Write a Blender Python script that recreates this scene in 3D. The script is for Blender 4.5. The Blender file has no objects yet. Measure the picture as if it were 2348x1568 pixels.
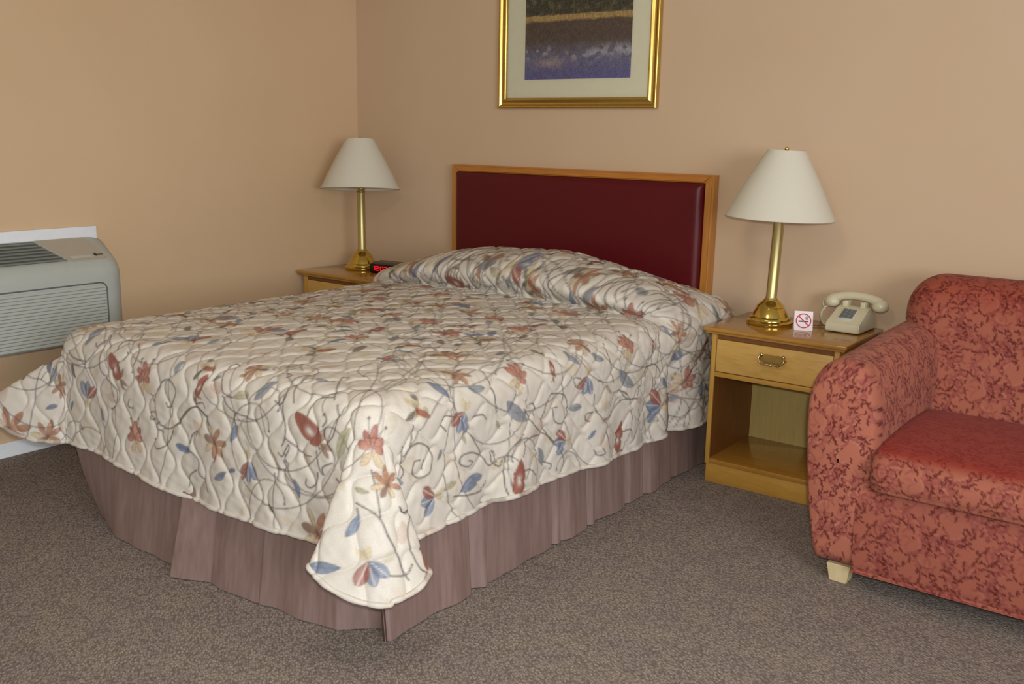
import bpy, bmesh, math, random
import numpy as np
from mathutils import Vector, Matrix, Euler

random.seed(7)
RNG = np.random.default_rng(11)
COL = bpy.context.scene.collection
PI = math.pi

# ------------------------------------------------------------------ helpers
def s2l(c):
    """8-bit sRGB triple -> linear"""
    out = []
    for v in c:
        v = v / 255.0
        out.append(v / 12.92 if v <= 0.04045 else ((v + 0.055) / 1.055) ** 2.4)
    return tuple(out)

def lin(c):
    return np.array(s2l(c), dtype=np.float32)

def new_mat(name):
    m = bpy.data.materials.new(name)
    m.use_nodes = True
    nt = m.node_tree
    b = nt.nodes['Principled BSDF']
    return m, nt, b

def plain(name, rgb, rough=0.5, metal=0.0, spec=0.5, noise=0.06, nscale=40.0, bump=0.0, coat=0.0, emit=None, estr=0.0):
    m, nt, b = new_mat(name)
    c = s2l(rgb)
    N = nt.nodes
    tc = N.new('ShaderNodeTexCoord')
    nz = N.new('ShaderNodeTexNoise')
    nz.inputs['Scale'].default_value = nscale
    nz.inputs['Detail'].default_value = 4
    nt.links.new(tc.outputs['Object'], nz.inputs['Vector'])
    rp = N.new('ShaderNodeValToRGB')
    rp.color_ramp.elements[0].position = 0.3
    rp.color_ramp.elements[1].position = 0.7
    rp.color_ramp.elements[0].color = tuple(v * (1 - noise) for v in c) + (1,)
    rp.color_ramp.elements[1].color = tuple(min(1, v * (1 + noise)) for v in c) + (1,)
    nt.links.new(nz.outputs['Fac'], rp.inputs['Fac'])
    nt.links.new(rp.outputs['Color'], b.inputs['Base Color'])
    b.inputs['Roughness'].default_value = rough
    b.inputs['Metallic'].default_value = metal
    b.inputs['Specular IOR Level'].default_value = spec
    b.inputs['Coat Weight'].default_value = coat
    if bump:
        bp = N.new('ShaderNodeBump')
        bp.inputs['Strength'].default_value = bump
        bp.inputs['Distance'].default_value = 0.002
        nt.links.new(nz.outputs['Fac'], bp.inputs['Height'])
        nt.links.new(bp.outputs['Normal'], b.inputs['Normal'])
    if emit:
        b.inputs['Emission Color'].default_value = s2l(emit) + (1,)
        b.inputs['Emission Strength'].default_value = estr
    return m

def wood(name, dark, light, scale=(1, 1, 1), rough=0.35, coat=0.2):
    m, nt, b = new_mat(name)
    N = nt.nodes
    tc = N.new('ShaderNodeTexCoord')
    mp = N.new('ShaderNodeMapping')
    mp.inputs['Scale'].default_value = scale
    nt.links.new(tc.outputs['Object'], mp.inputs['Vector'])
    n1 = N.new('ShaderNodeTexNoise')
    n1.inputs['Scale'].default_value = 6
    n1.inputs['Detail'].default_value = 8
    n1.inputs['Roughness'].default_value = 0.65
    n1.inputs['Distortion'].default_value = 0.4
    nt.links.new(mp.outputs['Vector'], n1.inputs['Vector'])
    n2 = N.new('ShaderNodeTexNoise')
    n2.inputs['Scale'].default_value = 3
    nt.links.new(tc.outputs['Object'], n2.inputs['Vector'])
    mx = N.new('ShaderNodeMix')
    mx.inputs['Factor'].default_value = 0.35
    nt.links.new(n1.outputs['Fac'], mx.inputs['A'])
    nt.links.new(n2.outputs['Fac'], mx.inputs['B'])
    rp = N.new('ShaderNodeValToRGB')
    rp.color_ramp.elements[0].position = 0.32
    rp.color_ramp.elements[1].position = 0.68
    rp.color_ramp.elements[0].color = s2l(dark) + (1,)
    rp.color_ramp.elements[1].color = s2l(light) + (1,)
    nt.links.new(mx.outputs['Result'], rp.inputs['Fac'])
    nt.links.new(rp.outputs['Color'], b.inputs['Base Color'])
    b.inputs['Roughness'].default_value = rough
    b.inputs['Coat Weight'].default_value = coat
    b.inputs['Coat Roughness'].default_value = 0.15
    return m

def painted(name, rough=0.6, sheen=0.0, bump_scale=900, bump=0.15, spec=0.4, tint=(1, 1, 1)):
    """material whose colour comes from the colours woven into the mesh"""
    m, nt, b = new_mat(name)
    N = nt.nodes
    at = N.new('ShaderNodeAttribute')
    at.attribute_name = 'weave'
    tc = N.new('ShaderNodeTexCoord')
    nz = N.new('ShaderNodeTexNoise')
    nz.inputs['Scale'].default_value = bump_scale
    nz.inputs['Detail'].default_value = 2
    nt.links.new(tc.outputs['Object'], nz.inputs['Vector'])
    mx = N.new('ShaderNodeMix')
    mx.data_type = 'RGBA'
    mx.blend_type = 'MULTIPLY'
    mx.inputs['Factor'].default_value = 1
    rp = N.new('ShaderNodeValToRGB')
    rp.color_ramp.elements[0].position = 0.3
    rp.color_ramp.elements[1].position = 0.7
    rp.color_ramp.elements[0].color = (0.88 * tint[0], 0.88 * tint[1], 0.88 * tint[2], 1)
    rp.color_ramp.elements[1].color = (1.08 * tint[0], 1.08 * tint[1], 1.08 * tint[2], 1)
    nt.links.new(nz.outputs['Fac'], rp.inputs['Fac'])
    nt.links.new(at.outputs['Color'], mx.inputs['A'])
    nt.links.new(rp.outputs['Color'], mx.inputs['B'])
    nt.links.new(mx.outputs['Result'], b.inputs['Base Color'])
    b.inputs['Roughness'].default_value = rough
    b.inputs['Specular IOR Level'].default_value = spec
    b.inputs['Sheen Weight'].default_value = sheen
    b.inputs['Sheen Roughness'].default_value = 0.4
    if bump:
        bp = N.new('ShaderNodeBump')
        bp.inputs['Strength'].default_value = bump
        bp.inputs['Distance'].default_value = 0.001
        nt.links.new(nz.outputs['Fac'], bp.inputs['Height'])
        nt.links.new(bp.outputs['Normal'], b.inputs['Normal'])
    return m

def tag(o, label=None, cat=None, group=None, kind=None):
    if label: o['label'] = label
    if cat: o['category'] = cat
    if group: o['group'] = group
    if kind: o['kind'] = kind
    return o

def thing(name, label, cat, loc=(0, 0, 0), rotz=0.0, group=None):
    o = bpy.data.objects.new(name, None)
    COL.objects.link(o)
    o.empty_display_size = 0.1
    o.location = loc
    o.rotation_euler = (0, 0, rotz)
    return tag(o, label, cat, group)

def obj(name, bm, mat, parent=None, smooth=True, angle=40):
    me = bpy.data.meshes.new(name)
    bm.normal_update()
    bm.to_mesh(me)
    bm.free()
    me.materials.append(mat)
    o = bpy.data.objects.new(name, me)
    COL.objects.link(o)
    if parent is not None:
        o.parent = parent
    if smooth:
        me.polygons.foreach_set('use_smooth', [True] * len(me.polygons))
        try:
            me.set_sharp_from_angle(angle=math.radians(angle))
        except Exception:
            pass
    return o

def add_box(bm, x0, x1, y0, y1, z0, z1, bevel=0.0, seg=2):
    r = bmesh.ops.create_cube(bm, size=1.0)
    vs = r['verts']
    for v in vs:
        v.co = Vector((x0 + (v.co.x + 0.5) * (x1 - x0), y0 + (v.co.y + 0.5) * (y1 - y0), z0 + (v.co.z + 0.5) * (z1 - z0)))
    if bevel > 0:
        es = list({e for v in vs for e in v.link_edges})
        bmesh.ops.bevel(bm, geom=es, offset=bevel, segments=seg, affect='EDGES', profile=0.5)
    return bm

def box(*a, **k):
    return add_box(bmesh.new(), *a, **k)

def add_lathe(bm, prof, seg=48, cx=0, cy=0, close=False):
    rings = []
    for r, z in prof:
        if r < 1e-6:
            rings.append([bm.verts.new((cx, cy, z))])
        else:
            rings.append([bm.verts.new((cx + r * math.cos(2 * PI * i / seg), cy + r * math.sin(2 * PI * i / seg), z)) for i in range(seg)])
    for a, b in zip(rings[:-1], rings[1:]):
        for i in range(seg):
            j = (i + 1) % seg
            if len(a) == 1 and len(b) == 1:
                continue
            if len(a) == 1:
                bm.faces.new((a[0], b[j], b[i]))
            elif len(b) == 1:
                bm.faces.new((a[i], a[j], b[0]))
            else:
                bm.faces.new((a[i], a[j], b[j], b[i]))
    return bm

def add_tube(bm, pts, rad, seg=10, closed=False):
    pts = [Vector(p) for p in pts]
    n = len(pts)
    rings = []
    up = None
    for i, p in enumerate(pts):
        if closed:
            t = pts[(i + 1) % n] - pts[i - 1]
        else:
            t = pts[min(i + 1, n - 1)] - pts[max(i - 1, 0)]
        if t.length < 1e-9:
            t = Vector((0, 0, 1))
        t.normalize()
        if up is None:
            up = t.orthogonal().normalized()
        up = (up - t * up.dot(t))
        if up.length < 1e-6:
            up = t.orthogonal()
        up.normalize()
        s = t.cross(up)
        r = rad[i] if isinstance(rad, (list, tuple)) else rad
        rings.append([bm.verts.new(p + (up * math.cos(2 * PI * k / seg) + s * math.sin(2 * PI * k / seg)) * r) for k in range(seg)])
    m = n if closed else n - 1
    for i in range(m):
        a, b = rings[i], rings[(i + 1) % n]
        for k in range(seg):
            j = (k + 1) % seg
            bm.faces.new((a[k], a[j], b[j], b[k]))
    if not closed:
        bm.faces.new(list(reversed(rings[0])))
        bm.faces.new(rings[-1])
    return bm

def add_prism(bm, poly, axis, a, b):
    """extrude a 2D polygon along axis from a to b. axis 'y': poly=(x,z); 'x': poly=(y,z); 'z': poly=(x,y)"""
    def mk(p, t):
        return {'y': (p[0], t, p[1]), 'x': (t, p[0], p[1]), 'z': (p[0], p[1], t)}[axis]
    va = [bm.verts.new(mk(p, a)) for p in poly]
    vb = [bm.verts.new(mk(p, b)) for p in poly]
    n = len(poly)
    for i in range(n):
        j = (i + 1) % n
        bm.faces.new((va[i], va[j], vb[j], vb[i]))
    bm.faces.new(list(reversed(va)))
    bm.faces.new(vb)
    bmesh.ops.recalc_face_normals(bm, faces=bm.faces)
    return bm

def grid_obj(name, P, mat, parent=None, col=None, wrap_u=False, smooth=True, flip=False):
    """P: (h,w,3) array of points -> one quad mesh; col: (h,w,3) linear colours"""
    h, w, _ = P.shape
    P = np.ascontiguousarray(P, dtype=np.float32)
    me = bpy.data.meshes.new(name)
    idx = np.arange(h * w).reshape(h, w)
    if wrap_u:
        nx = np.roll(idx, -1, axis=1)
        q = np.stack([idx[:-1], nx[:-1], nx[1:], idx[1:]], -1).reshape(-1, 4)
    else:
        q = np.stack([idx[:-1, :-1], idx[:-1, 1:], idx[1:, 1:], idx[1:, :-1]], -1).reshape(-1, 4)
    if flip:
        q = q[:, ::-1]
    nf = len(q)
    me.vertices.add(h * w)
    me.vertices.foreach_set('co', P.reshape(-1))
    me.loops.add(nf * 4)
    me.loops.foreach_set('vertex_index', np.ascontiguousarray(q, dtype=np.int32).reshape(-1))
    me.polygons.add(nf)
    me.polygons.foreach_set('loop_start', np.arange(0, nf * 4, 4, dtype=np.int32))
    me.update(calc_edges=True)
    if smooth:
        me.polygons.foreach_set('use_smooth', np.ones(nf, dtype=bool))
    if col is not None:
        at = me.attributes.new('weave', 'FLOAT_COLOR', 'POINT')
        c4 = np.ones((h * w, 4), dtype=np.float32)
        c4[:, :3] = col.reshape(-1, 3)
        at.data.foreach_set('color', c4.reshape(-1))
    me.materials.append(mat)
    me.validate()
    o = bpy.data.objects.new(name, me)
    COL.objects.link(o)
    if parent is not None:
        o.parent = parent
    return o

def copy_tree(o, parent=None):
    c = o.copy()
    COL.objects.link(c)
    c.parent = parent
    for ch in list(o.children):
        copy_tree(ch, c)
    return c

def smoothstep(a, b, x):
    t = np.clip((x - a) / (b - a), 0, 1)
    return t * t * (3 - 2 * t)

# ------------------------------------------------------------------ textile painter
class Canvas:
    """a sheet of cloth in metres, painted with dyes"""
    def __init__(self, u0, u1, v0, v1, res, base, wrap=False):
        self.u0, self.v0, self.res, self.wrap = u0, v0, res, wrap
        self.w = int(round((u1 - u0) / res))
        self.h = int(round((v1 - v0) / res))
        self.a = np.empty((self.h, self.w, 3), dtype=np.float32)
        self.a[:] = base

    def _win(self, umin, umax, vmin, vmax):
        i0 = int(math.floor((umin - self.u0) / self.res)); i1 = int(math.ceil((umax - self.u0) / self.res)) + 1
        j0 = int(math.floor((vmin - self.v0) / self.res)); j1 = int(math.ceil((vmax - self.v0) / self.res)) + 1
        if not self.wrap:
            i0, i1 = max(i0, 0), min(i1, self.w); j0, j1 = max(j0, 0), min(j1, self.h)
            if i1 <= i0 or j1 <= j0:
                return None
        ii = np.arange(i0, i1); jj = np.arange(j0, j1)
        U, V = np.meshgrid(self.u0 + (ii + 0.5) * self.res, self.v0 + (jj + 0.5) * self.res)
        return ii % self.w, jj % self.h, U, V

    def _blend(self, ii, jj, m, colr):
        ix = np.ix_(jj, ii)
        m = m[..., None].astype(np.float32)
        self.a[ix] = self.a[ix] * (1 - m) + np.asarray(colr, dtype=np.float32) * m

    def stroke(self, pts, wd, colr, alpha=1.0, taper=False):
        pts = np.asarray(pts, dtype=float)
        pad = wd + 2 * self.res
        n = len(pts)
        w = self._win(pts[:, 0].min() - pad, pts[:, 0].max() + pad, pts[:, 1].min() - pad, pts[:, 1].max() + pad)
        if w is None:
            return
        ii, jj, U, V = w
        best = np.full(U.shape, -9.0)
        for k in range(n - 1):
            ax, ay = pts[k]; bx, by = pts[k + 1]
            dx, dy = bx - ax, by - ay
            L = dx * dx + dy * dy + 1e-12
            t = np.clip(((U - ax) * dx + (V - ay) * dy) / L, 0, 1)
            d = np.hypot(U - ax - t * dx, V - ay - t * dy)
            ww = wd * 0.5
            if taper:
                s = (k + t) / (n - 1)
                ww = wd * 0.5 * (0.35 + 0.65 * np.sin(np.clip(s, 0, 1) * PI))
            best = np.maximum(best, (ww - d))
        m = np.clip(best / self.res + 0.5, 0, 1) * alpha
        self._blend(ii, jj, m, colr)

    def leaf(self, base, tip, wd, colr, edge=None, vein=None, alpha=0.95, fat=0.5, bend=0.0, tipcol=None, spot=None):
        bx, by = base; tx, ty = tip
        L = math.hypot(tx - bx, ty - by) + 1e-9
        ex, ey = (tx - bx) / L, (ty - by) / L
        pad = wd + abs(bend) * L + 3 * self.res
        w = self._win(min(bx, tx) - pad, max(bx, tx) + pad, min(by, ty) - pad, max(by, ty) + pad)
        if w is None:
            return
        ii, jj, U, V = w
        s = ((U - bx) * ex + (V - by) * ey) / L
        t = (-(U - bx) * ey + (V - by) * ex)
        t = t - bend * L * 4 * s * (1 - s)
        sc = np.clip(s, 0, 1)
        p = math.log(0.5) / math.log(fat)
        q = sc ** p
        half = 0.5 * wd * np.clip(4 * q * (1 - q), 0, None) ** 0.75
        d = half - np.abs(t)
        m = np.clip(d / self.res + 0.5, 0, 1) * ((s > 0) & (s < 1)) * alpha
        c = np.asarray(colr, dtype=np.float32) * np.ones(U.shape + (1,), dtype=np.float32)
        shade = 0.86 + 0.28 * np.clip(t / (wd + 1e-6) + 0.5, 0, 1) + 0.08 * np.sin(s * 23 + t * 300)
        c = c * shade[..., None]
        if tipcol is not None:
            f = smoothstep(0.45, 1.0, s)[..., None]
            c = c * (1 - f) + np.asarray(tipcol) * f
        if spot is not None:
            f = np.exp(-(((s - 0.4) / 0.12) ** 2 + ((t) / (0.18 * wd)) ** 2))[..., None]
            c = c * (1 - f) + np.asarray(spot) * f
        if vein is not None:
            f = np.clip((0.0016 - np.abs(t)) / self.res + 0.5, 0, 1)[..., None] * 0.7
            c = c * (1 - f) + np.asarray(vein) * f
        if edge is not None:
            f = np.clip((0.0022 - d) / self.res + 0.5, 0, 1)[..., None] * 0.8
            c = c * (1 - f) + np.asarray(edge) * f
        ix = np.ix_(jj, ii)
        m = m[..., None].astype(np.float32)
        self.a[ix] = self.a[ix] * (1 - m) + c * m

    def dot(self, c, r, colr, alpha=1.0):
        w = self._win(c[0] - r - 0.004, c[0] + r + 0.004, c[1] - r - 0.004, c[1] + r + 0.004)
        if w is None:
            return
        ii, jj, U, V = w
        d = r - np.hypot(U - c[0], V - c[1])
        self._blend(ii, jj, np.clip(d / self.res + 0.5, 0, 1) * alpha, colr)

    def sample(self, U, V):
        x = (np.asarray(U) - self.u0) / self.res - 0.5
        y = (np.asarray(V) - self.v0) / self.res - 0.5
        i = np.floor(x).astype(int); j = np.floor(y).astype(int)
        fx = (x - i)[..., None]; fy = (y - j)[..., None]
        if self.wrap:
            i0, i1, j0, j1 = i % self.w, (i + 1) % self.w, j % self.h, (j + 1) % self.h
        else:
            i0, i1 = np.clip(i, 0, self.w - 1), np.clip(i + 1, 0, self.w - 1)
            j0, j1 = np.clip(j, 0, self.h - 1), np.clip(j + 1, 0, self.h - 1)
        a = self.a
        return (a[j0, i0] * (1 - fx) * (1 - fy) + a[j0, i1] * fx * (1 - fy) + a[j1, i0] * (1 - fx) * fy + a[j1, i1] * fx * fy)

def arc_pts(c, r, a0, a1, n=14, r1=None):
    out = []
    for k in range(n + 1):
        f = k / n
        a = a0 + (a1 - a0) * f
        rr = r if r1 is None else r + (r1 - r) * f
        out.append((c[0] + rr * math.cos(a), c[1] + rr * math.sin(a)))
    return out

def catmull(pts, n=8):
    pts = [np.array(p, dtype=float) for p in pts]
    P = [2 * pts[0] - pts[1]] + pts + [2 * pts[-1] - pts[-2]]
    out = []
    for k in range(1, len(P) - 2):
        p0, p1, p2, p3 = P[k - 1], P[k], P[k + 1], P[k + 2]
        for i in range(n):
            t = i / n
            out.append(0.5 * ((2 * p1) + (-p0 + p2) * t + (2 * p0 - 5 * p1 + 4 * p2 - p3) * t * t + (-p0 + 3 * p1 - 3 * p2 + p3) * t ** 3))
    out.append(pts[-1])
    return out

# ------------------------------------------------------------------ materials
def wall_mat(name, rgb):
    m, nt, b = new_mat(name)
    N = nt.nodes
    tc = N.new('ShaderNodeTexCoord')
    nz = N.new('ShaderNodeTexNoise'); nz.inputs['Scale'].default_value = 1.3; nz.inputs['Detail'].default_value = 3
    n2 = N.new('ShaderNodeTexNoise'); n2.inputs['Scale'].default_value = 260; n2.inputs['Detail'].default_value = 2
    nt.links.new(tc.outputs['Object'], nz.inputs['Vector'])
    nt.links.new(tc.outputs['Object'], n2.inputs['Vector'])
    c = s2l(rgb)
    rp = N.new('ShaderNodeValToRGB')
    rp.color_ramp.elements[0].position = 0.3; rp.color_ramp.elements[1].position = 0.7
    rp.color_ramp.elements[0].color = (c[0] * 0.97, c[1] * 0.955, c[2] * 0.93, 1)
    rp.color_ramp.elements[1].color = (c[0] * 1.03, c[1] * 1.03, c[2] * 1.05, 1)
    nt.links.new(nz.outputs['Fac'], rp.inputs['Fac'])
    nt.links.new(rp.outputs['Color'], b.inputs['Base Color'])
    bp = N.new('ShaderNodeBump'); bp.inputs['Strength'].default_value = 0.12; bp.inputs['Distance'].default_value = 0.001
    nt.links.new(n2.outputs['Fac'], bp.inputs['Height'])
    nt.links.new(bp.outputs['Normal'], b.inputs['Normal'])
    b.inputs['Roughness'].default_value = 0.62
    b.inputs['Specular IOR Level'].default_value = 0.3
    return m

def carpet_mat():
    m, nt, b = new_mat('carpet')
    N = nt.nodes
    tc = N.new('ShaderNodeTexCoord')
    mp = N.new('ShaderNodeMapping'); mp.vector_type = 'TEXTURE'; mp.inputs['Rotation'].default_value = (0, 0, math.radians(-38)); mp.inputs['Scale'].default_value = (2.1, 1.0, 1)
    nt.links.new(tc.outputs['Object'], mp.inputs['Vector'])
    vo = N.new('ShaderNodeTexVoronoi'); vo.inputs['Scale'].default_value = 165; vo.inputs['Randomness'].default_value = 0.75
    nt.links.new(mp.outputs['Vector'], vo.inputs['Vector'])
    nz = N.new('ShaderNodeTexNoise'); nz.inputs['Scale'].default_value = 220; nz.inputs['Detail'].default_value = 3
    nt.links.new(tc.outputs['Object'], nz.inputs['Vector'])
    big = N.new('ShaderNodeTexNoise'); big.inputs['Scale'].default_value = 9; big.inputs['Detail'].default_value = 5
    nt.links.new(tc.outputs['Object'], big.inputs['Vector'])
    rp = N.new('ShaderNodeValToRGB')
    rp.color_ramp.elements[0].position = 0.15; rp.color_ramp.elements[1].position = 0.75
    rp.color_ramp.elements[0].color = s2l((172, 160, 150)) + (1,)
    rp.color_ramp.elements[1].color = s2l((122, 114, 108)) + (1,)
    nt.links.new(vo.outputs['Distance'], rp.inputs['Fac'])
    r2 = N.new('ShaderNodeValToRGB')
    r2.color_ramp.elements[0].position = 0.35; r2.color_ramp.elements[1].position = 0.65
    r2.color_ramp.elements[0].color = (0.72, 0.70, 0.70, 1); r2.color_ramp.elements[1].color = (1.12, 1.1, 1.08, 1)
    nt.links.new(nz.outputs['Fac'], r2.inputs['Fac'])
    mx = N.new('ShaderNodeMix'); mx.data_type = 'RGBA'; mx.blend_type = 'MULTIPLY'; mx.inputs['Factor'].default_value = 1
    nt.links.new(rp.outputs['Color'], mx.inputs['A']); nt.links.new(r2.outputs['Color'], mx.inputs['B'])
    r3 = N.new('ShaderNodeValToRGB')
    r3.color_ramp.elements[0].position = 0.35; r3.color_ramp.elements[1].position = 0.65
    r3.color_ramp.elements[0].color = (0.94, 0.93, 0.97, 1); r3.color_ramp.elements[1].color = (1.04, 1.04, 1.0, 1)
    nt.links.new(big.outputs['Fac'], r3.inputs['Fac'])
    m2 = N.new('ShaderNodeMix'); m2.data_type = 'RGBA'; m2.blend_type = 'MULTIPLY'; m2.inputs['Factor'].default_value = 1
    nt.links.new(mx.outputs['Result'], m2.inputs['A']); nt.links.new(r3.outputs['Color'], m2.inputs['B'])
    nt.links.new(m2.outputs['Result'], b.inputs['Base Color'])
    bp = N.new('ShaderNodeBump'); bp.inputs['Strength'].default_value = 0.6; bp.inputs['Distance'].default_value = 0.004
    bp.invert = True
    nt.links.new(vo.outputs['Distance'], bp.inputs['Height'])
    nt.links.new(bp.outputs['Normal'], b.inputs['Normal'])
    b.inputs['Roughness'].default_value = 0.95
    b.inputs['Specular IOR Level'].default_value = 0.1
    return m

M = {}
M['wall_back'] = wall_mat('peach_wall', (203, 178, 148))
M['wall_left'] = wall_mat('peach_wall_side', (212, 184, 148))  # brighter copy of the back wall colour, makes up for weaker light here
M['ceiling'] = plain('ceiling_paint', (226, 222, 212), 0.9)
M['carpet'] = carpet_mat()
M['trim'] = plain('white_trim', (236, 242, 248), 0.5, noise=0.02)
M['oak'] = wood('honey_oak', (176, 128, 48), (202, 156, 72), (1.2, 12, 12), 0.32, 0.25)
M['oak_v'] = wood('honey_oak_upright', (176, 130, 50), (204, 160, 76), (12, 12, 1.2), 0.35, 0.2)
M['oak_top'] = wood('oak_top', (158, 110, 38), (184, 134, 56), (1.2, 10, 10), 0.16, 0.5)
M['oak_drawer'] = wood('oak_drawer_front', (196, 152, 72), (220, 180, 102), (2.5, 10, 10), 0.4, 0.15)
M['oak_dark'] = wood('oak_shadow', (112, 68, 26), (140, 88, 36), (10, 10, 1.5), 0.5, 0.1)  # shaded copy of the oak, recess darkness put into its colour
M['oak_back'] = wood('pale_backing', (172, 150, 84), (198, 176, 108), (26, 26, 0.9), 0.6, 0.0)
M['oak_head'] = wood('headboard_oak', (160, 96, 30), (188, 122, 46), (1.0, 12, 12), 0.3, 0.3)
M['oak_head_v'] = wood('headboard_oak_upright', (164, 104, 38), (192, 132, 56), (12, 12, 1.0), 0.3, 0.3)
M['vinyl'] = plain('oxblood_vinyl', (86, 10, 18), 0.38, noise=0.06, nscale=90, bump=0.08, spec=0.32)
M['brass'] = plain('brass', (214, 186, 96), 0.13, metal=1.0, noise=0.03)
M['brass_pole'] = plain('brushed_brass', (198, 184, 128), 0.42, metal=1.0, noise=0.03)
M['bronze'] = plain('antique_brass', (196, 176, 124), 0.24, metal=1.0)
M['plate'] = plain('handle_plate', (168, 136, 72), 0.35, metal=.6)
M['cord'] = plain('brown_cord', (122, 94, 52), 0.5)
M['gold'] = plain('gilt', (206, 172, 92), 0.25, metal=0.9, noise=0.08, nscale=60)
M['gold_dark'] = plain('gilt_dark', (150, 104, 30), 0.4, metal=0.7, noise=0.12, nscale=60)
M['matboard'] = plain('mat_board', (238, 236, 212), 0.9, noise=0.015)
M['shade'] = None
M['phone'] = plain('putty_plastic', (206, 200, 170), 0.3, noise=0.02, spec=0.5)
M['phone_grey'] = plain('phone_buttons', (104, 112, 110), 0.4, noise=0.05)
M['phone_plate'] = plain('phone_keypad_plate', (206, 206, 196), 0.5)
M['phone_dark'] = plain('phone_dark', (60, 54, 46), 0.5)
M['black'] = plain('black_plastic', (18, 15, 15), 0.25)
M['red_led'] = plain('red_display', (200, 10, 30), 0.4, emit=(255, 8, 40), estr=1.3)
M['led_lens'] = plain('dark_red_lens', (40, 4, 8), 0.15)
M['ac'] = plain('grey_plastic', (180, 186, 180), 0.42, noise=0.015)
M['ac_warm'] = plain('control_panel_plastic', (178, 172, 158), 0.42, noise=0.015)
M['ac_slat'] = plain('slat_plastic', (186, 192, 188), 0.45, noise=0.015)
M['ac_dark'] = plain('vent_dark', (98, 104, 102), 0.6)
M['ink'] = plain('dark_ink', (46, 42, 40), 0.6)
M['skirt'] = None
M['white_card'] = plain('white_card', (238, 232, 236), 0.55, noise=0.01)
M['sign_red'] = plain('sign_red', (206, 40, 70), 0.5)
M['legwood'] = wood('pale_leg_wood', (206, 186, 138), (226, 208, 166), (8, 8, 1.5), 0.45, 0.1)
M['under'] = plain('dark_lining', (40, 38, 40), 0.9)

def shade_material():
    m, nt, b = new_mat('lampshade_linen')
    N = nt.nodes
    tc = N.new('ShaderNodeTexCoord')
    nz = N.new('ShaderNodeTexNoise'); nz.inputs['Scale'].default_value = 300
    nt.links.new(tc.outputs['Object'], nz.inputs['Vector'])
    rp = N.new('ShaderNodeValToRGB')
    rp.color_ramp.elements[0].color = s2l((222, 219, 202)) + (1,)
    rp.color_ramp.elements[1].color = s2l((236, 233, 218)) + (1,)
    nt.links.new(nz.outputs['Fac'], rp.inputs['Fac'])
    nt.links.new(rp.outputs['Color'], b.inputs['Base Color'])
    b.inputs['Roughness'].default_value = 0.85
    tr = N.new('ShaderNodeBsdfTranslucent'); tr.inputs['Color'].default_value = s2l((235, 228, 205)) + (1,)
    ms = N.new('ShaderNodeMixShader'); ms.inputs['Fac'].default_value = 0.18
    out = [n for n in N if n.type == 'OUTPUT_MATERIAL'][0]
    nt.links.new(b.outputs['BSDF'], ms.inputs[1]); nt.links.new(tr.outputs['BSDF'], ms.inputs[2])
    nt.links.new(ms.outputs['Shader'], out.inputs['Surface'])
    return m
M['shade'] = shade_material()

def skirt_material():
    m, nt, b = new_mat('mauve_sateen')
    N = nt.nodes
    tc = N.new('ShaderNodeTexCoord')
    mp = N.new('ShaderNodeMapping'); mp.inputs['Scale'].default_value = (14, 14, 1.2)
    nt.links.new(tc.outputs['Object'], mp.inputs['Vector'])
    nz = N.new('ShaderNodeTexNoise'); nz.inputs['Scale'].default_value = 4; nz.inputs['Detail'].default_value = 5
    nt.links.new(mp.outputs['Vector'], nz.inputs['Vector'])
    rp = N.new('ShaderNodeValToRGB')
    rp.color_ramp.elements[0].position = 0.3; rp.color_ramp.elements[1].position = 0.7
    rp.color_ramp.elements[0].color = s2l((124, 100, 93)) + (1,)
    rp.color_ramp.elements[1].color = s2l((144, 120, 112)) + (1,)
    nt.links.new(nz.outputs['Fac'], rp.inputs['Fac'])
    nt.links.new(rp.outputs['Color'], b.inputs['Base Color'])
    b.inputs['Roughness'].default_value = 0.52
    b.inputs['Specular IOR Level'].default_value = 1.0
    b.inputs['Sheen Weight'].default_value = 0.1
    b.inputs['Sheen Tint'].default_value = s2l((220, 190, 180)) + (1,)
    return m
M['skirt'] = skirt_material()
M['spread'] = painted('quilted_sateen', 0.45, 0.0, 700, 0.06, 0.3)
M['sofa'] = painted('damask', 0.8, 0.05, 800, 0.3, 0.2)
M['print'] = painted('print_inks', 0.6, 0.0, 300, 0.0, 0.3)

# ------------------------------------------------------------------ room shell
RX, RY, RH = 5.6, -5.6, 2.44
def struct(name, bm, mat):
    o = obj(name, bm, mat, smooth=False)
    o['kind'] = 'structure'
    return o
struct('floor', box(-0.1, RX, RY, 0.1, -0.1, 0.0), M['carpet'])
struct('wall_back', box(-0.1, RX, 0.0, 0.1, 0.0, RH), M['wall_back'])
struct('wall_left', box(-0.1, 0.0, RY, 0.0, 0.0, RH), M['wall_left'])
struct('ceiling', box(-0.1, RX, RY, 0.1, RH, RH + 0.1), M['ceiling'])
struct('baseboard_left', box(0.0, 0.012, RY, -0.0125, 0.0, 0.062, bevel=0.003), M['trim'])
struct('baseboard_back', box(0.0, RX, -0.012, 0.0, 0.0, 0.062, bevel=0.003), M['trim'])

# ------------------------------------------------------------------ bed
BX0, BX1, BY0, BY1 = 0.76, 2.215, -2.12, -0.10
bed = thing('bed', 'bed with pleated mauve bed skirt under the floral bedspread', 'bed', ((BX0 + BX1) / 2, (BY0 + BY1) / 2, 0))
bloc = Vector(bed.location)
def bedpart(name, bm, mat):
    bm.transform(Matrix.Translation(-bloc))
    return obj(name, bm, mat, bed)
bedpart('mattress', box(BX0 + 0.05, BX1 - 0.05, BY0 + 0.05, BY1, 0.30, 0.60, bevel=0.05, seg=4), M['white_card'])
bedpart('box_spring', box(BX0 + 0.06, BX1 - 0.06, BY0 + 0.06, BY1, 0.02, 0.295, bevel=0.01), M['under'])

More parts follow.
